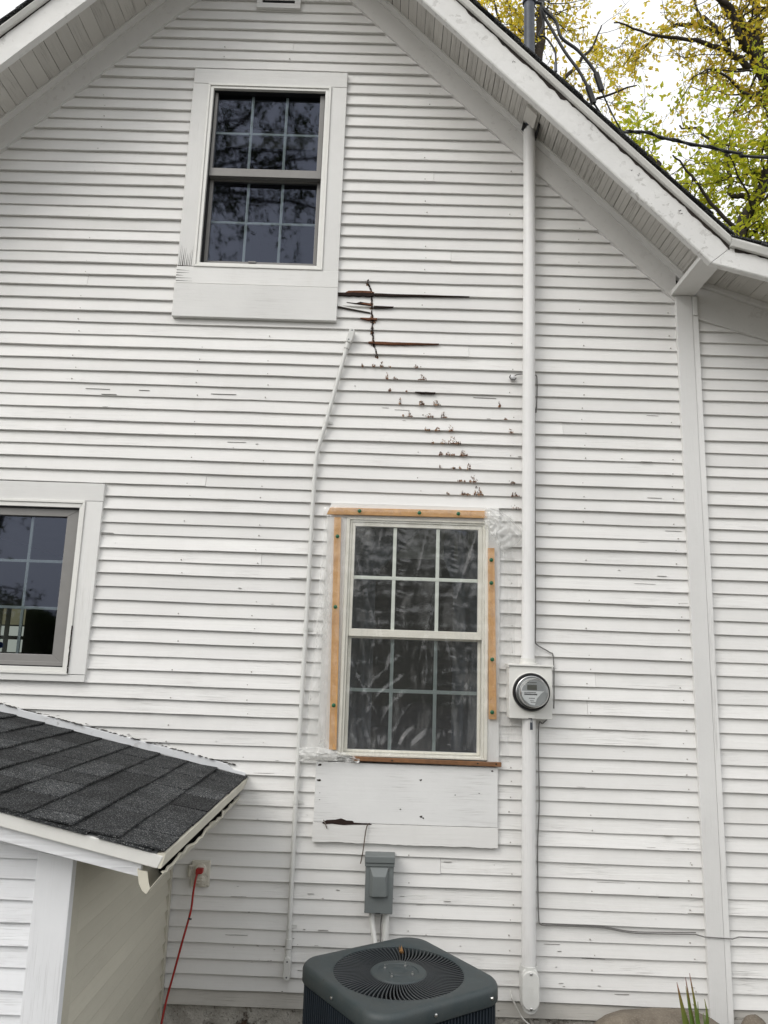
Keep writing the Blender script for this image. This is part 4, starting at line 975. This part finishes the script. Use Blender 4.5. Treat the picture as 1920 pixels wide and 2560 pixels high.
m = MB(); m.loops([[(.112 + .010 * math.sin(u * 3 + v * 2) + .012 * (u - .5), -.50 + .055 * v + .008 * math.cos(u * 5), ACZ + .004 + .012 * math.sin(u * 4 + v * 3) * (.4 + v)) for u in [i / 6 for i in range(7)]] for v in [j / 8 for j in range(9)]], False)
m.build('leaf_blade', M['leafbrown'], lf, True)

# ------------------------------------------------------------------ outlet and red cord
ot = thing('wall_outlet', 'cream painted outdoor outlet with a red plug near the shed corner', 'outlet', (-.785, 0, .70))
MB().box(-.826, -.742, -.026, -.010, .699, .811).build('cover_plate', M['outlet'], ot, bevel=.005)
MB().box(-.838, -.820, -.034, -.012, .742, .792).build('hinge', M['outlet'], ot, bevel=.004)
MB().lathe_y(-.784, .774, [(.026, -.025), (.026, -.034), (.020, -.037), (.0005, -.037)], 18).build('socket', M['outlet'], ot, True)
MB().lathe_y(-.782, .728, [(.022, -.025), (.022, -.031), (.017, -.034), (.0005, -.034)], 18).build('socket', M['outlet'], ot, True)
for z in (.72, .732, .744): MB().box(-.808, -.772, -.038, -.030, z - .003, z + .003).build('rib', M['outlet'], ot, bevel=.001)
cd = thing('extension_cord', 'red extension cord plugged into the outlet and hanging to the ground', 'cord', (-.8, -.1, -.05))
MB().prism([(-.800, .760), (-.768, .764), (-.766, .786), (-.798, .786)], -.066, -.037).build('plug', M['red'], cd, bevel=.005)
MB().tube(smooth_path([(-.790, -.058, .768), (-.795, -.066, .744), (-.801, -.070, .68), (-.806, -.070, .609), (-.832, -.078, .485), (-.857, -.085, .361), (-.876, -.10, .26), (-.885, -.13, .15), (-.88, -.17, .05), (-.82, -.30, -.04), (-.60, -.55, -.045)], 6), .0048, 9).build('cord_run', M['red'], cd, True)
MB().tube([(-.812, -.082, .587), (-.803, -.082, .584), (-.797, -.080, .583)], .0035, 6).build('cord_tie', M['black'], cd)

# ------------------------------------------------------------------ shed
shed = thing('lean_to_shed', 'small white shed with grey shingle roof and crumpled gutter against the house', 'shed', (-1.6, -.6, -.05))
RS = -.2156
def rz(x): return 1.176 + RS * (x + .61)
X0, YF, YW = -.928, -1.372, -1.222
m = MB(); m.prism([(-2.9, rz(-2.9) - .035), (-.625, rz(-.625) - .035), (-.612, rz(-.612) - .012), (-2.9, rz(-2.9) - .012)], YF + .01, -.004); sroof = m.build('roof_deck', M['shedwhite'], shed)
shn = 0
def shed_shingle(xe, y0, y1, cut):
    m = MB(); L = .185; t = .0055
    r = [random.uniform(-.0025, .0025) for _ in range(4)]
    lift = .0085 + random.uniform(-.002, .003); n = 6; top = []; bot = []
    for i in range(n + 1):
        y = lerp(y0, y1, i / n); w = .0016 * nz(y * 12, xe * 9, 2)
        top.append((xe + r[0] * .5 + .002 * nz(y * 20, xe, 1), y, rz(xe) + lift + w)); bot.append((xe - L, y, rz(xe - L) - .002))
    rings = [[a, (a[0] + .001, a[1], a[2] - t), (b[0], b[1], b[2] - .003), b] for a, b in zip(top, bot)]
    m.loops(rings, True, True, True); m.build('shingle', M['shingle'], sroof)
course = [-.603, -.741, -.877, -1.014, -1.152, -1.289, -1.425, -1.562, -1.70, -1.838, -1.975, -2.11, -2.25, -2.39, -2.53, -2.67, -2.81]
for i, xe in enumerate(course):
    y = YF + random.uniform(-.008, .003); lim = -.006; first = (.16, .30, .10, .24, .33, .13, .27)[i % 7]
    while y < lim - .02:
        w = first if first else random.choice((.17, .24, .30, .27, .21)); first = None
        e = min(lim, y + w)
        if lim - e < .06: e = lim
        shed_shingle(xe, y + .003, e - .003, 0); y = e
for (a, b) in ((-.80, -.64), (-1.02, -.83), (-1.35, -1.0)):      # starter ends peeping out at the rake
    m = MB(); v = []
    for x in (a, b): v += [(x, YF - .006 + random.uniform(-.004, .002), rz(x) - .008), (x, YF - .006, rz(x) - .002), (x, YF + .1, rz(x) - .002), (x, YF + .1, rz(x) - .008)]
    m.add(v, [(0, 1, 2, 3), (7, 6, 5, 4), (0, 4, 5, 1), (1, 5, 6, 2), (2, 6, 7, 3), (3, 7, 4, 0)]); m.build('starter_strip', M['shingle'], sroof)
# rake trims at the front
m = MB(); m.prism([(-2.9, rz(-2.9) - .052), (-.622, rz(-.622) - .050), (-.606, rz(-.606) - .012), (-2.9, rz(-2.9) - .010)], YF + .001, YF + .018); m.build('rake_flashing', M['vinyl'], shed, bevel=.003)
m = MB(); m.prism([(-2.9, rz(-2.9) - .112), (-.675, rz(-.675) - .090), (-.672, rz(-.672) - .046), (-2.9, rz(-2.9) - .046)], YF + .020, YF + .040); m.build('rake_board', M['shedgrain'], shed, bevel=.002)
m = MB(); m.prism([(-2.9, rz(-2.9) - .110), (-.72, rz(-.72) - .084), (-.72, rz(-.72) - .076), (-2.9, rz(-2.9) - .102)], YF + .041, YW - .002); m.build('rake_soffit', M['shedwhite'], shed)
m = MB(); m.prism([(-2.9, rz(-2.9) - .140), (-1.02, rz(-1.02) - .135), (-.935, rz(-.935) - .130), (-.935, rz(-.935) - .086), (-2.9, rz(-2.9) - .112)], YW - .014, YW + .003); m.build('frieze_strip', M['shedwhite'], shed, bevel=.002)
# eave: drip edge, fascia, crumpled gutter
m = MB(); v = []
for y in (YF + .003, -.006): v += [(-.606, y, rz(-.606) - .002), (-.601, y, rz(-.606) - .006), (-.612, y, rz(-.606) - .046), (-.620, y, rz(-.606) - .046), (-.625, y, rz(-.62) - .008)]
m.add(v, [(0, 1, 2, 3, 4), (9, 8, 7, 6, 5)] + [(i, i + 5, (i + 1) % 5 + 5, (i + 1) % 5) for i in range(5)]); m.build('drip_edge', M['gutter'], shed)
MB().box(-.712, -.696, YF + .06, -.006, 1.108, 1.165).build('eave_fascia', M['gutter'], shed)
gm = MB(); rings = []; NG = 90
for i in range(NG + 1):
    y = lerp(YF + .012, -.010, i / NG); t = i / NG
    c = 1 if .02 < t < .98 else .3
    a = (.010 * nz(y * 5, 1, 2) + .008 * nz(y * 13, 4, 1)) * c; b = (.009 * nz(y * 6, 9, 3) + .006 * nz(y * 17, 2, 8)) * c
    sq = -.022 * t * t                                   # lip pushed in towards the house wall end
    rings.append([(-.680, y, 1.124), (-.673, y, 1.085 + b * .4), (-.662 + a * .3, y, 1.066 + b * .5), (-.650 + a * .6, y, 1.060 + b), (-.632 + a + sq * .3, y, 1.084 + b - .012 * t), (-.608 + a * 1.2 + sq, y, 1.114 + b * 1.2 - .022 * t), (-.614 + a * 1.2 + sq, y, 1.118 + b * 1.2 - .022 * t)])
gm.loops(rings, False); go2 = gm.build('gutter', M['gutter'], shed, True); so = go2.modifiers.new('solid', 'SOLIDIFY'); so.thickness = .0018; so.offset = 0
gi = MB(); gi.loops([[(p[0] + (.004 if k < 3 else -.004), p[1], p[2] + .004) for k, p in enumerate(r[:5])] for r in rings[11:]], False); gi.build('gutter_shade_liner', M['dark'], go2, True)  # black liner painting the shade deep inside the gutter
MB().prism([(-.681, 1.122), (-.673, 1.085), (-.662, 1.066), (-.650, 1.058), (-.640, 1.072), (-.646, 1.090), (-.652, 1.118)], YF + .011, YF + .013).build('end_cap', M['gutter'], go2)
# front wall of the shed
ZS = [.0 + .0617 * i for i in range(20)]
ZS = [z + (.679 % .0617) for z in ZS]
for k in range(len(ZS) - 1):
    if ZS[k] > 1.22: break
    clapboard(k, -2.9, X0 - .0935, lambda q, x: ZS[q], shed, M['shedwhite'], yoff=YW + .002, t=.013)
MB().prism([(X0 - .093, -.05), (X0 + .017, -.05), (X0 + .017, rz(X0) - .132), (X0 - .093, rz(X0 - .09) - .132)], YW - .020, YW + .012).build('corner_board', M['shedz'], shed, bevel=.002)
# side wall of the shed, facing the nook
ZT = [.02 + .0655 * i for i in range(18)]
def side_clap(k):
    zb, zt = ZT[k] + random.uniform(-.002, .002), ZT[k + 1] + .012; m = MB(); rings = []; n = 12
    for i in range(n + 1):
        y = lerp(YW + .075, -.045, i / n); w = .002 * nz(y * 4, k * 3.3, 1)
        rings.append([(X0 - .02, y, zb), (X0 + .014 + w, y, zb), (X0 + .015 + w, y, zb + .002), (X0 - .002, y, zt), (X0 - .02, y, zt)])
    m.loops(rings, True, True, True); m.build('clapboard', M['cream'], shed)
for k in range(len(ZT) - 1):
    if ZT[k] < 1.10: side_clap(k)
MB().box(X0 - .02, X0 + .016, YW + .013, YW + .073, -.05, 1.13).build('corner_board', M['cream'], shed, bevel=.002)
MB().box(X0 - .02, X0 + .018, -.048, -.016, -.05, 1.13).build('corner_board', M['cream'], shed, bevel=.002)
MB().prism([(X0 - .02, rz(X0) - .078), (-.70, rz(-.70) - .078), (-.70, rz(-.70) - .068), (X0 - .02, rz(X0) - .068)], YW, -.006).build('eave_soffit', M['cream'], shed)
MB().box(-2.9, X0 - .03, YW + .02, -.02, -.05, 1.10).build('wall', M['dark'], shed)
# flashing against the house wall
m = MB(); rings = []; n = 70
for i in range(n + 1):
    x = lerp(-2.6, -.612, i / n); e = .038 + .003 * nz(x * 11, 3) + .0025 * nz(x * 37, 7); e = e if i < n - 2 else .02
    rings.append([(x, -.019, rz(x) + .006), (x, -.0175, rz(x) + e - .003), (x, -.016, rz(x) + e), (x, .0, rz(x) + e), (x, .0, rz(x))])
m.loops(rings, True, True, True); m.build('wall_flashing', paint('flashing_paint', (.68, .69, .705), 'D', .6, .9, low=False), shed)
m = MB()
for q in range(90):
    x = lerp(-1.80, -.66, (q + random.random()) / 90); z = rz(x) + .041 + (random.uniform(0, .012) if random.random() < .25 else random.uniform(-.001, .002)); l = random.uniform(.006, .022); t = random.uniform(.0004, .0012)
    m.prism([(x - l / 2, z - l * .03), (x, z - t), (x + l / 2, z - l * .04), (x, z + t)], face_y(x, z) - .0012 - (.012 if z < rz(x) + .043 else 0), -.004)
m.build('paint_chips', M['barewood'], shed, kind='stuff')

# ------------------------------------------------------------------ service cables above the roof
drop = thing('service_drop', 'black service cables looping from the mast and running off to the right', 'cable', (.9, .05, 4.6))
MB().tube(smooth_path([(.785, -.02, 5.70), (.785, 0, 5.434), (.799, 0, 5.34), (.849, 0, 5.237), (.918, 0, 5.101), (.996, 0, 4.978), (1.043, 0, 4.878)], 5), .0085, 8).build('cable_tail', M['wireblack'], drop, True)
MB().tube([(1.043, 0, 4.882), (1.076, .01, 4.787)], .0165, 10).build('splice', M['black'], drop, True)
MB().tube(smooth_path([(1.076, .01, 4.79), (1.118, .04, 4.755), (1.158, .05, 4.695), (1.23, .07, 4.668), (1.267, .10, 4.681)], 5), .0055, 8).build('cable_tail', M['wireblack'], drop, True)
MB().tube(smooth_path([(.80, -.02, 5.70), (.795, 0, 5.434), (.80, 0, 5.375), (.87, 0, 5.296), (.899, 0, 5.192), (.988, 0, 5.115), (1.056, 0, 5.025), (1.092, 0, 4.964)], 5), .0090, 8).build('cable_tail', M['wireblack'], drop, True)
MB().tube([(1.090, 0, 4.968), (1.122, .01, 4.869)], .0165, 10).build('splice', M['black'], drop, True)
MB().tube(smooth_path([(1.120, .01, 4.872), (1.165, .04, 4.80), (1.215, .05, 4.70), (1.255, .08, 4.672), (1.30, .1, 4.684)], 5), .0045, 8).build('cable_tail', M['wireblack'], drop, True)
dp = smooth_path([(1.20, .10, 4.675), (1.267, .1, 4.681), (1.378, .1, 4.688), (1.517, .1, 4.647), (1.715, .1, 4.609), (1.913, .1, 4.571), (2.07, .1, 4.549), (3.5, .1, 4.50), (8, .1, 5.2)], 6)
MB().tube(dp, .0075, 8).build('cable_run', M['wireblack'], drop, True)
MB().tube([p + Vector((0, .01 * math.cos(i * 1.1), .009 * math.sin(i * 1.1))) for i, p in enumerate(dp)], .005, 8).build('cable_run', M['wireblack'], drop, True)
MB().tube(smooth_path([(.80, -.02, 5.70), (.785, 0, 5.43), (.789, 0, 5.351), (.799, 0, 5.27), (.773, 0, 5.199), (.80, 0, 5.195), (.828, 0, 5.167), (.863, 0, 5.099), (.866, 0, 5.02), (.864, 0, 4.90)], 5), .0055, 8).build('cable_tail', M['wireblack'], drop, True)
MB().tube([(.866, 0, 5.03), (.866, 0, 4.97)], .009, 8).build('connector', M['galv'], drop, True)

# ------------------------------------------------------------------ stone, plant at lower right
def boulder(name, label, c, r, ex, n=28):
    m = MB(); rings = []
    for j in range(n + 1):
        th = math.pi * j / n; row = []
        for i in range(n * 2):
            ph = 2 * math.pi * i / (n * 2)
            f = lambda v, e: math.copysign(abs(v) ** e, v)
            p = Vector((f(math.sin(th), ex) * f(math.cos(ph), .9), f(math.sin(th), ex) * f(math.sin(ph), .9), f(math.cos(th), ex)))
            k = 1 + .035 * nz(p.x * 2.2 + c[0], p.y * 2.2, p.z * 2.2) + .015 * nz(p.x * 9, p.y * 9, p.z * 9 + c[0])
            row.append((c[0] + r[0] * p.x * k, c[1] + r[1] * p.y * k, c[2] + r[2] * p.z * k))
        rings.append(row)
    m.loops(rings, True); o = m.build(name, M['stone'], None, True); return tag(o, label, 'stone')
boulder('stone', 'flat topped brown stone leaning at the foot of the wall behind the plant', (1.19, -.26, .08), (.33, .12, .268), .62)
boulder('stone', 'small brown stone wedged at the right foot of the corner board', (1.665, -.06, .10), (.075, .045, .165), .8)
pl = thing('strap_leaf_plant', 'spiky plant with narrow green and reddish leaves before the brown stone', 'plant', (1.28, -.40, -.05))
def blade(base, tip, w, bend):
    b, t = Vector(base), Vector(tip); m = MB(); rows = []; n = 12
    side = Vector((1, 0, .25)).normalized()
    for i in range(n + 1):
        u = i / n; p = b.lerp(t, u) + Vector((bend, -.01, 0)) * math.sin(math.pi * u)
        ww = w * (1 - u ** 2.2) * (.55 + .45 * math.sin(math.pi * min(1, u + .25))) + .0006
        rows.append([p - side * ww, p + Vector((0, .35 * ww, 0)), p + side * ww])
    m.loops(rows, False); o = m.build('leaf', M['blade'], pl, True); so = o.modifiers.new('solid', 'SOLIDIFY'); so.thickness = .0012
for b, t, w, k in (((1.300, -.40, .10), (1.212, -.40, .515), .0125, -.004), ((1.305, -.39, .10), (1.247, -.40, .535), .009, -.002), ((1.31, -.405, .10), (1.260, -.41, .553), .0095, .004), ((1.30, -.41, .12), (1.243, -.41, .505), .006, -.006),
                   ((1.30, -.40, .30), (1.319, -.40, .458), .006, .012), ((1.315, -.41, .05), (1.300, -.43, .42), .008, .004), ((1.29, -.40, .0), (1.30, -.38, .44), .010, -.003)):
    blade(b, t, w * (2.3 if w > .012 else 1.7), k)

# ------------------------------------------------------------------ trees
def leaf_mesh(points, size, name, mat, parent):
    v = []; f = []
    for (p, d) in points:
        s = size * random.uniform(.55, 1.25); d = (d + Vector((random.gauss(0, .7), random.gauss(0, .7), random.gauss(-.25, .7)))).normalized()
        u = d.orthogonal().normalized(); u.rotate(Matrix.Rotation(random.uniform(0, 6.28), 3, d)); w = d.cross(u)
        b = len(v); fold = u * .0 + w * (s * .10)
        v += [p, p + d * s * .45 + u * s * .26 + fold, p + d * s, p + d * s * .45 - u * s * .26 + fold, p + d * s * .5]
        f += [(b, b + 1, b + 4), (b + 1, b + 2, b + 4), (b + 2, b + 3, b + 4), (b + 3, b, b + 4)]
    me = bpy.data.meshes.new(name); me.from_pydata([tuple(q) for q in v], [], f); return link(name, me, mat, parent)
def grow(limbs, seed, subs=1.0, blen=(.6, 1.3), twl=(.18, .42), per=6, leafn=(3, 6), keep=None, droop=0., spread=1.0):
    """limbs: list of (points, r0, r1). Returns branch MB and leaf seats."""
    random.seed(seed); m = MB(); seats = []
    def poly(p, d, L, r, n, wob):
        pts = [p.copy()]; dd = d.normalized()
        for _ in range(n):
            dd = (dd + Vector((random.gauss(0, wob), random.gauss(0, wob), random.gauss(0, wob) - droop))).normalized(); pts.append(pts[-1] + dd * (L / n))
        m.tube(pts, [lerp(r, r * .35, i / n) for i in range(n + 1)], 5, False); return pts
    for pts, r0, r1 in limbs:
        P = smooth_path(pts, 5); Np = len(P)
        jit = [p + Vector((nz(i * .5, seed), nz(i * .5, seed + 5), nz(i * .5, seed + 9))) * .05 for i, p in enumerate(P)]
        m.tube(jit, [lerp(r0, r1, i / (Np - 1)) for i in range(Np)], 9)
        ln = sum((b - a).length for a, b in zip(P, P[1:])); nb = max(2, int(ln * 3.2 * subs))
        for q in range(nb):
            i = random.randint(int(Np * .12), Np - 2); d0 = (P[i + 1] - P[i]).normalized()
            d = (d0 * .5 + Vector((random.gauss(0, 1), random.gauss(0, .8), random.gauss(.1, .9)))).normalized()
            bp = poly(P[i], d, random.uniform(*blen), min(.022, max(.006, lerp(r0, r1, i / Np) * .2)), 7, .28)
            for t in range(per):
                k = random.randint(2, 7); tp = bp[k]; td = (d * .6 + Vector((random.gauss(0, spread), random.gauss(0, spread), random.gauss(0, spread)))).normalized()
                tw = poly(tp, td, random.uniform(*twl), .0035, 4, .3)
                for e in range(random.randint(*leafn)):
                    a = random.choice(tw[1:]); pos = a + Vector((random.gauss(0, .035), random.gauss(0, .035), random.gauss(0, .035)))
                    if keep is None or keep(pos): seats.append((pos, td))
    return m, seats
Y = 6.0
def at(pts, dy=0.): return [Vector((x, Y + dy * i / max(1, len(pts) - 1), z)) for i, (x, z) in enumerate(pts)]
tr = thing('tree', 'large yellowing tree with dark limbs behind the roof at right', 'tree', (6.0, 6.3, -.05), 'trees behind the house')
limbs = [([Vector((6.0, 6.3, -.1)), Vector((6.0, 6.3, 3.5)), Vector((5.9, 6.2, 7.2)), Vector((5.62, 6.05, 9.4)), Vector((5.364, 6, 10.19)), Vector((5.228, 6, 10.483)), Vector((5.22, 6, 10.784)), Vector((5.0, 6, 11.11)), Vector((4.757, 6, 11.50)), Vector((4.4, 5.9, 12.6))],   .19, .04),
         (at([(5.228, 10.483), (4.975, 10.625), (4.823, 10.74), (4.678, 10.978), (4.34, 11.088), (4.167, 11.389), (3.9, 11.9)], -.8), .066, .014),
         (at([(5.117, 10.36), (4.811, 10.499), (4.578, 10.551), (4.057, 10.592), (3.532, 10.574), (3.011, 10.706)], -.4), .050, .010),
         (at([(5.248, 10.816), (5.347, 11.154), (5.396, 11.526), (5.5, 12.4)], .3), .05, .02),
         (at([(5.55, 9.55), (5.341, 9.806), (4.928, 9.762), (4.626, 9.928), (4.369, 9.963), (4.023, 9.73)], -.5), .032, .008),
         (at([(4.823, 10.74), (4.562, 11.311), (4.544, 11.496), (4.4, 12.3)], .4), .036, .012),
         (at([(4.678, 10.978), (4.16, 11.204), (3.839, 11.101), (3.514, 10.845)], .5), .036, .010),
         (at([(5.8, 8.6), (6.4, 9.4), (6.9, 10.6), (7.2, 12)], .5), .10, .03)]
hole = lambda p: not ((p.x - 3.75 - (p.y - 6) * .3) ** 2 / .42 ** 2 + (p.z - 10.2) ** 2 / .36 ** 2 < 1)
bm_, seats = grow(limbs, 11, 1.35, per=7, leafn=(6, 11), keep=hole)
trunk = bm_.build('trunk', M['bark'], tr, True); leaf_mesh(seats, .082, 'crown', M['leaf_y'], tr)
tr2 = thing('tree', 'leafy bright green tree with forked dark stem above the lower roof corner', 'tree', (4.5, 5.2, -.05), 'trees behind the house')
Y = 5.6
limbs = [([Vector((4.3, 5.4, -.1)), Vector((4.35, 5.5, 4)), Vector((4.45, 5.6, 6.6)), Vector((4.62, 5.6, 7.45)), Vector((4.86, 5.6, 7.95)), Vector((5.04, 5.6, 8.35)), Vector((5.17, 5.6, 8.9)), Vector((5.3, 5.6, 9.6))], .13, .035),
         (at([(4.86, 7.95), (4.72, 8.05), (4.58, 8.10), (4.60, 8.4), (4.60, 8.75), (4.35, 9.1), (4.0, 9.3)], .3), .045, .012),
         (at([(4.5, 6.9), (4.0, 7.7), (3.64, 8.45), (3.66, 8.65), (3.48, 8.85), (3.22, 8.93), (2.9, 9.2)], .5), .050, .010),
         (at([(4.62, 7.45), (4.2, 7.8), (3.9, 8.1), (3.6, 8.3)], -.4), .03, .01),
         (at([(5.04, 8.35), (5.4, 8.6), (5.9, 9.0)], .4), .05, .015),
         (at([(4.5, 6.9), (5.0, 7.3), (5.6, 7.7), (6.0, 8.3)], -.3), .05, .015)]
bm_, seats = grow(limbs, 23, 1.9, blen=(.5, 1.2), per=8, leafn=(6, 11))
bm_.build('trunk', M['bark'], tr2, True); leaf_mesh(seats, .092, 'crown', M['leaf_g'], tr2)
tr3 = thing('tree', 'yellow green tree rising behind the roof beside the service mast', 'tree', (2.2, 8.0, -.05), 'trees behind the house')
Y = 8.0
limbs = [([Vector((2.2, 8, -.1)), Vector((2.25, 8, 5)), Vector((2.35, 8, 9.5)), Vector((2.42, 8, 12.0)), Vector((2.5, 8, 13.2)), Vector((2.4, 8, 14.5))], .16, .04),
         (at([(2.36, 10), (2.0, 11.4), (1.75, 12.3), (1.5, 13.2)], -.5), .05, .012), (at([(2.4, 11.2), (2.9, 11.9), (3.4, 12.6), (3.7, 13.3)], .4), .05, .012),
         (at([(2.4, 10.6), (3.0, 11.0), (3.5, 11.2), (4.0, 11.3)], -.5), .04, .010), (at([(2.45, 12.6), (2.1, 13.2), (1.8, 13.9)], .3), .03, .01), (at([(2.4, 10.2), (3.1, 10.4), (3.7, 10.5)], .3), .03, .01)]
bm_, seats = grow(limbs, 31, 1.7, blen=(.6, 1.3), per=8, leafn=(5, 9))
bm_.build('trunk', M['bark'], tr3, True); leaf_mesh(seats, .095, 'crown', M['leaf_y'], tr3)

# trees and hedge behind the camera, seen only mirrored in the window glass
def mirror_tree(x, y, h, cx, cz, rad, seed, label):
    """trunk at x, y with limbs reaching out to a crown about cx, cz"""
    t = thing('tree', label, 'tree', (x, y, -.05), 'trees in the garden opposite'); random.seed(seed)
    L = [([Vector((x, y, -.1)), Vector((x + .1, y, h * .4)), Vector((lerp(x, cx, .35), y, h * .75)), Vector((lerp(x, cx, .6), y, cz))], .24, .06)]
    for q in range(13):
        e = Vector((cx + random.uniform(-1, 1) * rad, y + random.uniform(-1, 1) * rad * .6, cz + random.uniform(-.75, 1) * rad * .8)); b = Vector((lerp(x, cx, random.uniform(.3, .6)), y, cz * random.uniform(.82, 1)))
        L.append(([b, b.lerp(e, .5) + Vector((0, 0, .4)), e], .06, .012))
    b, s = grow(L, seed, 1.4, blen=(.7, 1.5), twl=(.25, .5), per=7, leafn=(5, 9), droop=.05)
    b.build('trunk', M['bark'], t, True); leaf_mesh(s, .10, 'crown', M['leaf_d'], t)
mirror_tree(-7.5, -10.5, 12.0, -2.9, 12.1, 3.0, 41, 'dark garden tree overhanging the lawn, mirrored in the upper window')
random.seed(5); hd = []
def hedge_h(x): return 3.0 + 4.6 * max(0, min(1, (x + 9) / 4)) + .9 * nz(x * .4, 3) + .7 * nz(x * 1.3, 8)
for i in range(15000):
    x = random.uniform(-24, 14); h = hedge_h(x); z = h * (random.random() ** .6) + random.gauss(0, .18); hd.append((Vector((x, -23.4 + random.uniform(-.8, .8), z)), Vector((0, 1, .3))))
hm = leaf_mesh(hd, .26, 'hedge', M['leaf_d'], None); hm['kind'] = 'stuff'; tag(hm, 'far dark hedge across the garden, mirrored low in the left window', 'hedge')
hc = MB(); hc.loops([[(x, -24.5, -.1), (x, -23.8, hedge_h(x) * .8), (x, -24.6, hedge_h(x) * .9), (x, -25.5, -.1)] for x in [-24 + 38 * i / 120 for i in range(121)]], True, True, True)
hb = hc.build('hedge_core', M['leaf_d'], hm)
